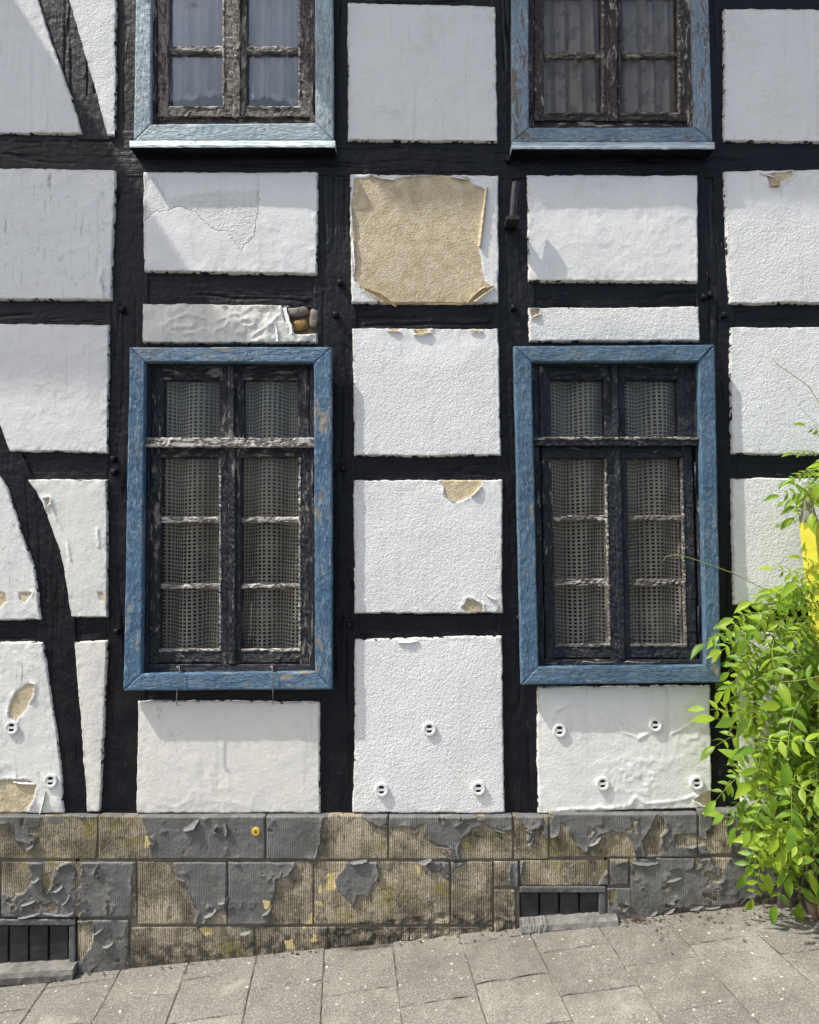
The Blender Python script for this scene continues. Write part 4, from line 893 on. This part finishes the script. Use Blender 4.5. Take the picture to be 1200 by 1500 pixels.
CREAM = [[(478, 1283), (484, 1278), (492, 1280), (493, 1303), (477, 1305)], [(466, 1299), (472, 1297), (471, 1308), (466, 1310)], [(459, 1317), (473, 1321), (473, 1330), (462, 1329)], [(456, 1325), (459, 1325), (460, 1362), (454, 1358), (445, 1362), (446, 1353), (456, 1350)],
 [(609, 1269), (613, 1270), (617, 1284), (612, 1282)], [(384, 1318), (396, 1318), (397, 1330), (387, 1332)], [(458, 1368), (463, 1368), (464, 1380), (457, 1381)], [(418, 1380), (428, 1377), (430, 1388), (420, 1389)], [(293, 1361), (310, 1360), (312, 1369), (300, 1372)], [(213, 1224), (218, 1226), (219, 1241), (212, 1242)]]
ROUGHC = [[(480, 1357), (560, 1352), (640, 1340), (735, 1348), (758, 1352), (758, 1400), (480, 1420)]]
LICH = [(120, 1205, 0.25), (180, 1210, 0.30), (25, 1255, 0.12), (95, 1258, 0.16), (70, 1285, 0.08), (550, 1235, 0.10), (700, 1230, 0.12), (755, 1215, 0.08), (800, 1240, 0.1), (860, 1275, 0.28), (910, 1245, 0.14), (575, 1310, 0.14), (330, 1390, 0.1), (125, 1360, 0.06), (640, 1300, 0.12), (900, 1312, 0.05), (520, 1340, 0.10)]
sn = [0]
def stone(x0, y0, x1, y1, sk=0.0, base=False):
    """px rectangle; base: bottom follows the pavement"""
    sn[0] += 1; sd = 500 + sn[0] * 7; g = 1.3
    yb0 = yb1 = y1 - g
    if base:
        f = lambda px: 1427 - (px - 110) * (105 / 1040) + 14
        yb0, yb1 = f(x0), f(x1)
    def disp(X, Z, d):
        n1 = fbm(X, Z, 24, 5, 900); n2 = fbm(X, Z, 90, 3, 910)
        f = sdf_px(X, Z, EXP, PY) + 0.009 * n1 + 0.003 * n2
        # scattered small losses
        sp = fbm(X, Z, 22, 4, 930) - 0.50 + 0.5 * np.clip(fbm(X, Z, 2.1, 2, 931), -1, 0.5); f = np.minimum(f, -sp * 0.05 + 0.004)
        pe = np.clip(0.5 - f / 0.006, 0, 1)
        lip = np.clip(fbm(X, Z, 15, 2, 940) * 1.9 + 0.3, 0, 1)
        h = -0.0045 * pe + 0.0105 * lip * np.exp(-np.maximum(f - 0.002, 0) / 0.010) * (f > 0.001)
        h = h + 0.0015 * fbm(X, Z, 9, 3, 950) + 0.0018 * np.maximum(0, fbm(X, Z, 45, 3, 960)) * (1 - pe)
        rc = np.clip(0.5 - (sdf_px(X, Z, ROUGHC, PY) + 0.012 * n1) / 0.01, 0, 1)
        h = h - rc * (0.002 + 0.016 * fbm(X, Z, 22, 5, 970))
        cr = np.clip(0.5 - (sdf_px(X, Z, CREAM, PY) + 0.004 * n2 + 0.012 * n1) / 0.004, 0, 1)
        li = np.zeros(X.shape)
        for (a, b, r) in LICH:
            c = P(a, b, PY); li = np.maximum(li, np.exp(-((X - c[0]) ** 2 + (1.5 * (Z - c[2])) ** 2) / (r * 0.8) ** 2))
        dk = np.clip(1.0 - (Z - (G0 + GS * X)) / 0.17, 0, 1) * 0.9 + rc
        return h, {'peel': np.maximum(pe, rc), 'cream': cr, 'lichen': li, 'dark': np.clip(dk, 0, 1)}
    inframe = x1 > -40 and x0 < 1260
    return patch('stone', *quad((x0 + g, y0 + g), (x1 - g, y0 + g), (x1 - g + sk, yb1), (x0 + g + sk, yb0)), PY, MAT['plinth'], plinth, res=0.0036 if inframe else 0.012, rim=0.005, depth=0.06, disp=disp, wob=0.0022, seed=sd)
def T1(x): return 1195 - max(0, x - 780) * 9 / 300
row1 = [LFT, -120, 143, 389, 569, 752, 805, 1023, 1135, 1330, RGT]
for a, b in zip(row1, row1[1:]): stone(a, T1((a + b) / 2), b, 1260 - max(0, (a + b) / 2 - 800) * 6 / 250, -1.5 if a == -120 else 0)
r2 = [LFT, -140, 0, 200, 333, 459, 660, 723]
for a, b in zip(r2, r2[1:]):
    if b <= 200: stone(a, 1262, b, 1345)
    else: stone(a, 1262, b, 1356)
stone(723, 1261, 761, 1301); stone(723, 1303, 757, 1356, base=True); stone(761, 1260, 893, 1299); stone(893, 1258, 923, 1298); stone(889, 1300, 927, 1352, base=True)
stone(923, 1256, 1146, 1352, base=True); stone(1146, 1254, 1330, 1352, base=True); stone(1330, 1254, RGT, 1352, base=True)
stone(112, 1347, 190, 1420, base=True)
for a, b in ((190, 373), (373, 480), (480, 600), (600, 723)): stone(a, 1358, b, 1400, base=True)
stone(LFT, 1347, -45, 1440, base=True)
# plinth top ledge and mortar bed
lm = MB()
for a, b in zip(row1, row1[1:]):
    p = P(a + 1, T1((a + b) / 2) + 1, PY); q = P(b - 1, T1((a + b) / 2) + 1, PY); lm.box((p[0], -0.041, p[2] - 0.03), (q[0], 0.03, p[2] - 0.002))
lm.build('ledge', MAT['sillstone'], plinth)
bm_ = MB(); a = P(LFT, 1198, 0); b = P(RGT, 1480, 0)
for x0, x1, y0, y1 in ((LFT, -45, 1200, 1500), (-45, 112, 1200, 1345), (112, 760, 1200, 1500), (760, 888, 1200, 1300), (888, RGT, 1200, 1480)):
    p = P(x0, y1, -0.034); q = P(x1, y0, -0.034); bm_.box((p[0], -0.034, p[2]), (q[0], 0.027, q[2]))
bm_.build('mortar', MAT['core'], plinth)
# grey paint curls on the plinth
GF = [MAT['flake_back'], MAT['grey_flake']]; GG = [MAT['grey_flake'], MAT['grey_flake']]
for i, (ax, ay, bx, by, L, tr, mt, fl) in enumerate([
    (268, 1214, 290, 1199, .040, .9, GF, -1), (327, 1204, 329, 1226, .032, 1.0, GG, 1), (18, 1208, 24, 1232, .012, 1.6, GG, -1), (38, 1243, 52, 1232, .025, .9, GG, -1), (44, 1272, 60, 1268, .03, 1.2, GG, -1), (45, 1290, 58, 1285, .03, 1.3, GG, -1),
    (72, 1304, 92, 1296, .03, .9, GG, -1), (90, 1325, 102, 1310, .022, 1.0, GG, -1), (30, 1325, 52, 1318, .02, 1., GG, -1), (112, 1330, 128, 1320, .02, 1.1, GG, -1), (255, 1283, 272, 1290, .014, 1.4, GG, -1), (276, 1305, 284, 1330, .014, 1.5, GG, 1),
    (298, 1342, 316, 1330, .030, 1.0, GF, -1), (318, 1322, 332, 1318, .024, 1.2, GF, -1), (330, 1330, 336, 1312, .020, 1.2, GG, -1), (383, 1340, 396, 1330, .028, 1.6, GF, -1), (350, 1366, 368, 1362, .030, 1.2, GG, -1), (404, 1290, 412, 1276, .018, 1.2, GG, -1),
    (512, 1262, 538, 1258, .030, 1.2, GG, -1), (549, 1290, 553, 1274, .020, 1.6, GF, 1), (458, 1258, 464, 1244, .018, 1.2, GG, -1), (545, 1206, 566, 1210, .008, 1.4, GG, -1), (612, 1262, 632, 1256, .030, .8, GG, -1), (640, 1240, 662, 1243, .010, 1.5, GG, -1), (690, 1213, 706, 1209, .012, 1.4, GG, -1), (722, 1214, 742, 1220, .010, 1.4, GG, -1),
    (772, 1238, 780, 1224, .026, 1.2, GG, -1), (850, 1246, 862, 1248, .012, 1.6, GG, -1), (862, 1238, 880, 1222, .026, 1.0, GF, -1), (884, 1219, 902, 1220, .014, 1.5, GF, -1), (946, 1226, 956, 1210, .014, 1.2, GG, -1), (1004, 1240, 1020, 1236, .024, 1.4, GF, -1), (925, 1262, 965, 1262, .022, .7, GG, -1), (975, 1290, 998, 1284, .022, .9, GG, -1), (980, 1276, 996, 1272, .028, 1.2, GG, -1),
    (975, 1338, 990, 1328, .016, 1.2, GF, -1), (1010, 1332, 1030, 1326, .018, 1.1, GG, -1), (1032, 1330, 1056, 1327, .016, 1.2, GG, -1), (952, 1340, 962, 1334, .020, 1.2, GF, -1), (1084, 1326, 1096, 1314, .018, 1.3, GG, -1), (26, 1344, 60, 1336, .018, 1.0, GF, -1), (62, 1336, 104, 1340, .018, 1.0, GF, -1), (150, 1386, 166, 1380, .028, 1.5, GF, -1), (135, 1368, 150, 1360, .02, 1.2, GG, -1), (152, 1364, 160, 1356, .02, 1.3, GG, -1), (690, 1290, 668, 1288, .010, 1.0, GG, -1)]):
    flake(plinth, (ax, ay), (bx, by), L * 0.95, tr, mt, Y=PY - 0.001, seed=60 + i, flip=fl * (1 if i % 5 == 4 else -1))
c = P(375, 1218, PY - 0.003); m = MB(); n = 18
for r0, y in ((0.018, 0.004), (0.018, -0.003), (0.015, -0.005)): m.v += [(c[0] + r0 * math.cos(2 * math.pi * k / n), c[1] + y, c[2] + r0 * math.sin(2 * math.pi * k / n)) for k in range(n)]
for j in range(2):
    for k in range(n): m.f.append((j * n + k, (j + 1) * n + k, (j + 1) * n + (k + 1) % n, j * n + (k + 1) % n)); m.m.append(0)
m.f.append(tuple(2 * n + k for k in reversed(range(n)))); m.m.append(0)
m.tube([(c[0], c[1] - 0.004, c[2]), (c[0], c[1] - 0.0065, c[2])], 0.0045, 8, 1)
mk = m.build('yellow_marker', [MAT['yellow_disc'], MAT['hole']], house); mk['label'] = 'small round yellow survey marker'

# ---- cellar vents
def vent(label, x0, y0, x1, y1, slats, sill, tilt_=0, right_post=True):
    c = P((x0 + x1) / 2, y1, -0.03); v = empty('cellar_vent', c, label, parent=house)
    B = lambda n, a, b, c_, d, Y, dp, mt, j=0.0004: bar(n, a, b, c_, d, Y, dp, mt, v, j, 0.003)
    p = P(x0 - 3, y1 + 12, 0.03); q = P(x1 + 3, y0 - 2, 0.03)
    m = MB(); m.box((p[0], 0.026, p[2]), (q[0], 0.04, q[2])); m.build('back_plate', MAT['hole'], v)
    B('vent_frame', x0, y0, x1, y0 + 9, -0.050, 0.05, MAT['vent_frame'])
    B('vent_frame', x1 - 9, y0 + 9.5, x1, y1 + 3, -0.048, 0.05, MAT['vent_frame'])
    w = (x1 - 9 - x0) / slats
    for i in range(slats):
        o = B('slat', x0 + i * w + 1.2, y0 + 9.5, x0 + (i + 1) * w - 1.2, y1 + 3, -0.030 + 0.002 * (i % 2), 0.012, MAT['vent'])
    for (a, b) in sill:
        pa, pb = P(a[0], a[1], -0.07), P(b[0], b[1], -0.07); n = 16; V = []; rr = random.Random(int(a[0]))
        m = MB(); h = 0.05
        for i in range(n + 1):
            t = i / n; x = pa[0] + (pb[0] - pa[0]) * t; z = pa[2] + (pb[2] - pa[2]) * t
            for (y, dz) in ((0.02, -0.06), (-0.088, -0.06), (-0.094, -h + 0.02), (-0.088, -0.010), (-0.070, 0.0), (0.02, 0.002)):
                m.v.append((x, y + rr.gauss(0, 0.0015), z + dz + rr.gauss(0, 0.0014)))
        for i in range(n):
            for k in range(6): m.f.append((i * 6 + k, i * 6 + (k + 1) % 6, (i + 1) * 6 + (k + 1) % 6, (i + 1) * 6 + k)); m.m.append(0)
        m.f.append(tuple(reversed(range(6)))); m.f.append(tuple(n * 6 + k for k in range(6))); m.m += [0, 0]
        m.build('sill', MAT['sillstone'], v, False)
vent('cellar vent grille below the window beside the climber', 761, 1299, 887, 1355, 4, [((763, 1351), (801, 1348.5)), ((802, 1348.5), (904, 1342))])
vent('cellar vent grille with bowed paint edge below the curved brace', -46, 1347, 110, 1418, 5, [((-50, 1422), (110, 1413))])

# ------------------------------------------------------------------ garden edge on the right: pencil post, planter boards, bricks
bx = P(1172, 1322, -0.06)[0]
bed = MB(); bed.add([(bx, -1.3, gz(bx) + 0.02), (bx + 1.9, -1.3, gz(bx + 1.9) + 0.03), (bx + 1.9, 0.0, gz(bx + 1.9) + 0.04), (bx, 0.0, gz(bx) + 0.03)], [(0, 1, 2, 3)])
s_ = bed.build('flower_bed', MAT['soil']); s_['kind'] = 'structure'
for i in range(9):
    y = -0.15 - i * 0.115; m = MB(); m.box((-0.028, -0.045, -0.08), (0.028, 0.045, 0.075))
    o = m.build('edging_brick', MAT['brick']); x = bx + 0.015 + i * 0.006
    o.location = (x, y, gz(x) + rnd.uniform(-0.01, 0.0)); o.rotation_euler = (rnd.gauss(0, .05), -0.3 + rnd.gauss(0, .05), rnd.gauss(0, .06))
    bv = o.modifiers.new('bevel', 'BEVEL'); bv.width = 0.008; bv.segments = 2
    o['label'] = 'tilted worn red brick edging the flower bed'; o['category'] = 'brick'; o['group'] = 'bricks edging the flower bed'
pl = empty('timber_planter', (P(1250, 1320, -0.1)[0], -0.1, gz(1.9)), 'low weathered grey board planter under the climber', 'planter')
for i in range(9):
    a = P(1141 + i * 34, 1284 + rnd.uniform(-3, 3), -0.085); b = P(1141 + i * 34 + 31, 1330, -0.085)
    m = MB(); m.box((a[0], -0.085 + 0.003 * (i % 2), gz(a[0]) - 0.05), (b[0], -0.065, a[2])); m.build('board', MAT['oldwood'], pl)
for px, top in ((1170, 1190), (1330, 1190)):
    a = P(px, top, -0.13); m = MB(); m.box((a[0], -0.16, gz(a[0]) - 0.05), (a[0] + 0.05, -0.11, a[2])); m.build('post', MAT['oldwood'], pl)
# pencil-shaped post
YP = -0.26; tp = Vector(P(1181, 722, YP)); ax = (Vector(P(1193.5, 842, YP)) - tp).normalized()
pen = empty('pencil_post', (tp + ax * ((tp.z - gz(1.7)) / -ax.z)), 'yellow fence post shaped like a sharpened pencil, standing in the green climber', 'post')
def hexprism(m, stations, mi, n=6):
    s = ax.cross(Vector((0, 1, 0))).normalized(); t = ax.cross(s).normalized(); b = len(m.v)
    for d, r in stations:
        for k in range(n):
            a = 2 * math.pi * (k + 0.5) / n; m.v.append(tuple(tp + ax * d + s * (r * math.cos(a)) + t * (r * math.sin(a))))
    for j in range(len(stations) - 1):
        for k in range(n): m.f.append((b + j * n + k, b + j * n + (k + 1) % n, b + (j + 1) * n + (k + 1) % n, b + (j + 1) * n + k)); m.m.append(mi)
    m.f.append(tuple(b + k for k in reversed(range(n)))); m.f.append(tuple(b + (len(stations) - 1) * n + k for k in range(n))); m.m += [mi, mi]
for nm, st, mt, n in (('tip', [(0, 0.006), (0.028, 0.0165)], 'pencil_tip', 10), ('sharpened_cone', [(0.0281, 0.0168), (0.118, 0.034)], 'pencil_wood', 12), ('shaft', [(0.1182, 0.0365), (0.6, 0.0365), (1.2, 0.0365), (2.0, 0.037)], 'pencil_yellow', 6)):
    m = MB(); hexprism(m, st, 0, n); m.build(nm, MAT[mt], pen, False)

# ------------------------------------------------------------------ climbing wisteria
gx = P(1178, 1318, -0.12)[0]
plant = empty('climbing_wisteria', (gx, -0.12, gz(gx)), 'bright green leafy climber growing up the wall beside the yellow post', 'climbing plant')
lr = random.Random(21)
def leaflet(m, base, d, nrm, L, W, mi=0):
    s = d.cross(nrm).normalized(); fold = lr.uniform(0.10, 0.35); droop = lr.uniform(0.05, 0.35); b = len(m.v)
    prof = [(0, .06), (.16, .62), (.38, 1.0), (.62, .86), (.84, .42), (1.0, 0.02)]
    for t, w in prof:
        p = base + d * (L * t) - nrm * (droop * L * t * t); wv = lr.uniform(-.05, .05) * W
        for k in (-1, 0, 1): m.v.append(tuple(p + s * (k * w * W / 2) + nrm * (abs(k) * w * W * fold + wv * abs(k))))
    for j in range(len(prof) - 1):
        for k in range(2): m.f.append((b + j * 3 + k, b + j * 3 + k + 1, b + (j + 1) * 3 + k + 1, b + (j + 1) * 3 + k)); m.m.append(mi)
def compound(seed):
    lr.seed(seed); m = MB(); L = 0.25; pairs = lr.choice([4, 4, 5, 5]); X, Zu = Vector((1, 0, 0)), Vector((0, 0, 1)); curve = lr.uniform(0.05, 0.5)
    pt = lambda t: Vector((L * t, 0.02 * math.sin(t * 3 + seed), -curve * L * t * t))
    m.tube([pt(i / 6) for i in range(7)], [0.0020 - 0.0012 * i / 6 for i in range(7)], 5, 1)
    for i in range(pairs):
        t = 0.22 + 0.68 * i / (pairs - 0.5); p = pt(t); dx = (pt(t + .05) - pt(t - .05)).normalized()
        for s in (-1, 1):
            d = (dx * lr.uniform(.35, .7) + Vector((0, s, 0)) + Zu * lr.uniform(-.35, .15)).normalized()
            nn = (Zu + Vector((lr.uniform(-.3, .3), lr.uniform(-.35, .35), 0))); nn = (nn - d * nn.dot(d)).normalized()
            LL = lr.uniform(.050, .084) * (1 - 0.12 * abs(i - pairs / 2)); leaflet(m, p, d, nn, LL, LL * lr.uniform(.36, .46))
    p = pt(1.0); dx = (pt(1) - pt(.9)).normalized(); nn = Vector((0, 0, 1)); nn = (nn - dx * nn.dot(dx)).normalized(); leaflet(m, p, dx, nn, .095, .040)
    o = m.build('leaf', [MAT['leaf'], MAT['green_stem']], None, True); COL.objects.unlink(o); me = o.data; bpy.data.objects.remove(o); return me
LM = [compound(i + 3) for i in range(9)]
nleaf = [0]
def put_leaf(px, py, Y, d, nrm, sc=1.0):
    d = Vector(d).normalized(); n = Vector(nrm); n = (n - d * n.dot(d)).normalized(); s = n.cross(d)
    o = bpy.data.objects.new('leaf', LM[nleaf[0] % len(LM)]); nleaf[0] += 1
    R_ = Matrix((d, s, n)).transposed().to_4x4()
    loc = Vector(P(px, py, Y))
    COL.objects.link(o); o.parent = plant; o.matrix_parent_inverse = Matrix.Translation(-plant.location)
    o.location = loc; o.rotation_euler = R_.to_euler(); o.scale = (sc,) * 3
# stems
stems = [[(1178, 1322), (1174, 1290), (1168, 1250), (1160, 1200), (1150, 1140), (1158, 1060), (1150, 980), (1165, 900)],
         [(1185, 1322), (1192, 1280), (1186, 1220), (1205, 1140), (1190, 1050), (1215, 950), (1200, 850), (1215, 740), (1205, 640)],
         [(1176, 1310), (1158, 1290), (1150, 1262), (1148, 1215), (1130, 1170), (1110, 1120), (1105, 1050), (1110, 960)],
         [(1195, 1322), (1240, 1250), (1260, 1100), (1300, 950), (1290, 800), (1330, 660)]]
for q, st in enumerate(stems):
    m = MB(); n = len(st); m.tube([P(x, y, -0.11 - 0.05 * math.sin(i * 1.3 + q) - 0.03 * q) for i, (x, y) in enumerate(st)], [0.011 * (1 - 0.7 * i / n) for i in range(n)], 7)
    m.build('stem', MAT['stem'], plant, True)
for pts, Ys in (([(1200, 905), (1150, 880), (1110, 858), (1075, 840), (1040, 827), (1010, 817), (988, 813), (976, 815), (970, 824)], [-.2, -.2, -.19, -.18, -.17, -.16, -.15, -.15, -.14]),
                ([(1215, 640), (1200, 590), (1185, 566), (1160, 548), (1140, 535), (1130, 522)], [-.12, -.1, -.08, -.07, -.06, -.05]),
                ([(1158, 1190), (1148, 1240), (1146, 1290)], [-.2, -.2, -.16]), ([(1186, 1150), (1187, 1215), (1188, 1260)], [-.22, -.2, -.18])):
    m = MB(); n = len(pts); m.tube([P(x, y, yy) for (x, y), yy in zip(pts, Ys)], [0.0022 - 0.0012 * i / n for i in range(n)], 5); m.build('tendril', MAT['green_stem'], plant, True)
# hand-placed sprays along the outline: px, py of the leaf base, screen direction of the rachis
for (px, py, dx, dz, sc) in [(1108, 905, -1, -.15, .75), (1095, 925, -1, -.35, .7), (1110, 950, -.9, -.5, .8), (1100, 1000, -.8, .1, .55), (1110, 1040, -1, .15, .8), (1105, 1060, -1, -.25, .95), (1098, 1085, -.7, -.7, .7),
    (1100, 1130, -1, -.35, .85), (1115, 1160, -1, -.1, .7), (1135, 1190, -.5, -.8, .9), (1120, 1215, -.7, -.8, .8), (1112, 1240, -.45, -1, .85), (1140, 1240, -.5, -.8, .8), (1150, 1090, -.4, -.9, .9), (1160, 1010, -.9, -.3, .9), (1140, 900, -.9, .1, .8),
    (1165, 870, -1, .05, .8), (1190, 855, -1, -.1, .8), (1190, 692, -1, -.05, .5), (1196, 668, -.9, .25, .5), (1186, 722, -1, .0, .42), (1192, 706, -1, -.25, .5), (1198, 684, -.8, .0, .5), (1206, 725, -.9, .1, .5), (1212, 700, -1, -.3, .6), (1205, 712, -.8, -.1, .6), (1190, 700, -.7, -.2, .5), (1215, 735, -1, .05, .6), (1172, 764, -1, .05, .42), (1210, 650, -.6, .6, .5), (1200, 742, -.3, -.9, .45), (1188, 850, -.6, .3, .6), (1205, 845, -.7, .5, .6), (1200, 868, -.9, .3, .7), (1178, 872, -.9, .3, .6), (1135, 1140, -.3, -.9, .9), (1200, 1225, -.5, -.8, 1.0), (1190, 1170, -.8, -.6, 1.0), (1160, 1195, -.6, -.7, .9)]:
    r = lr
    put_leaf(px + 9, py, -0.16 - r.random() * 0.14, (dx, -r.uniform(.1, .5), dz), (r.uniform(-.5, .1), -r.uniform(.4, .9), r.uniform(.5, .9)), sc * r.uniform(.9, 1.1))
# the mass
for (px, py) in ((1188, 852), (1200, 858), (1212, 866), (1186, 874), (1204, 884), (1196, 900), (1212, 905), (1186, 915), (1204, 925), (1194, 940), (1210, 848), (1190, 735), (1206, 728)):
    put_leaf(px, py, -0.33 - lr.random() * 0.06, (lr.uniform(-.9, -.2), -lr.uniform(.1, .4), lr.uniform(-.5, .3)), (lr.uniform(-.4, .1), -lr.uniform(.5, 1), lr.uniform(.4, .8)), lr.uniform(.55, .75))
def inside(px, py):
    left = np.interp(py, [615, 650, 735, 745, 838, 842, 880, 920, 1000, 1100, 1160, 1200, 1235, 1300], [1225, 1205, 1205, 1205, 1205, 1185, 1140, 1105, 1112, 1108, 1110, 1128, 1135, 1160])
    return px > left
k = 0
while nleaf[0] < 285 and k < 9000:
    k += 1; px = lr.uniform(1090, 1420); py = lr.uniform(620, 1270)
    if not inside(px, py): continue
    if px > 1230 and lr.random() < 0.45: continue
    if 735 < py < 838 and px < 1230: continue
    if py > 1200 and lr.random() < 0.6: continue
    put_leaf(px, py, -lr.uniform(0.10, 0.42), (lr.uniform(-1, .7), -lr.uniform(-.1, .8), lr.uniform(-.9, .35)), (lr.uniform(-.7, .2), -lr.uniform(.2, 1), lr.uniform(.35, 1)), lr.uniform(.65, 1.05))

# deeper foliage that cannot be picked apart
fm = MB()
for q in range(360):
    px = lr.uniform(1120, 1420); py = lr.uniform(880, 1250)
    if not inside(px - 14, py): continue
    me = LM[q % len(LM)]; d = Vector((lr.uniform(-1, .8), lr.uniform(-.6, .2), lr.uniform(-1, .3))).normalized(); n = Vector((lr.uniform(-.6, .4), -lr.uniform(.2, 1), lr.uniform(.2, 1))); n = (n - d * n.dot(d)).normalized(); sd_ = n.cross(d)
    loc = Vector(P(px, py, -lr.uniform(0.05, 0.20))); sc = lr.uniform(.6, .95); b = len(fm.v)
    fm.v += [tuple(loc + (d * v.co.x + sd_ * v.co.y + n * v.co.z) * sc) for v in me.vertices]
    for p in me.polygons: fm.f.append(tuple(b + i for i in p.vertices)); fm.m.append(p.material_index)
fo = fm.build('foliage', [MAT['leaf'], MAT['green_stem']], plant, True); fo['kind'] = 'stuff'

# ------------------------------------------------------------------ litter on the pavement
m = MB(); r = random.Random(5)
def bit(x, y, s):
    a = r.uniform(0, 6.28); z = gz(x) + 0.003; v = []
    for k in range(5): v.append((x + s * math.cos(a + k * 1.256) * r.uniform(.5, 1), y + s * .7 * math.sin(a + k * 1.256) * r.uniform(.4, 1), z + r.uniform(0, s * .5)))
    m.add(v, [(0, 1, 2), (0, 2, 3), (0, 3, 4)])
for i in range(620):
    px = r.choice([r.uniform(880, 1180), r.uniform(880, 1180), r.gauss(925, 12), r.gauss(110, 6), r.uniform(100, 760)]); x = (px - 600) * 0.003
    bit(x, -0.055 - abs(r.gauss(0, 0.11 if px > 930 else 0.022)), r.uniform(.002, .005) if r.random() < .7 else r.uniform(.005, .012))
lt = m.build('leaf_litter', MAT['litter']); lt['kind'] = 'stuff'; lt['label'] = 'dry leaf crumbs scattered along the foot of the wall'
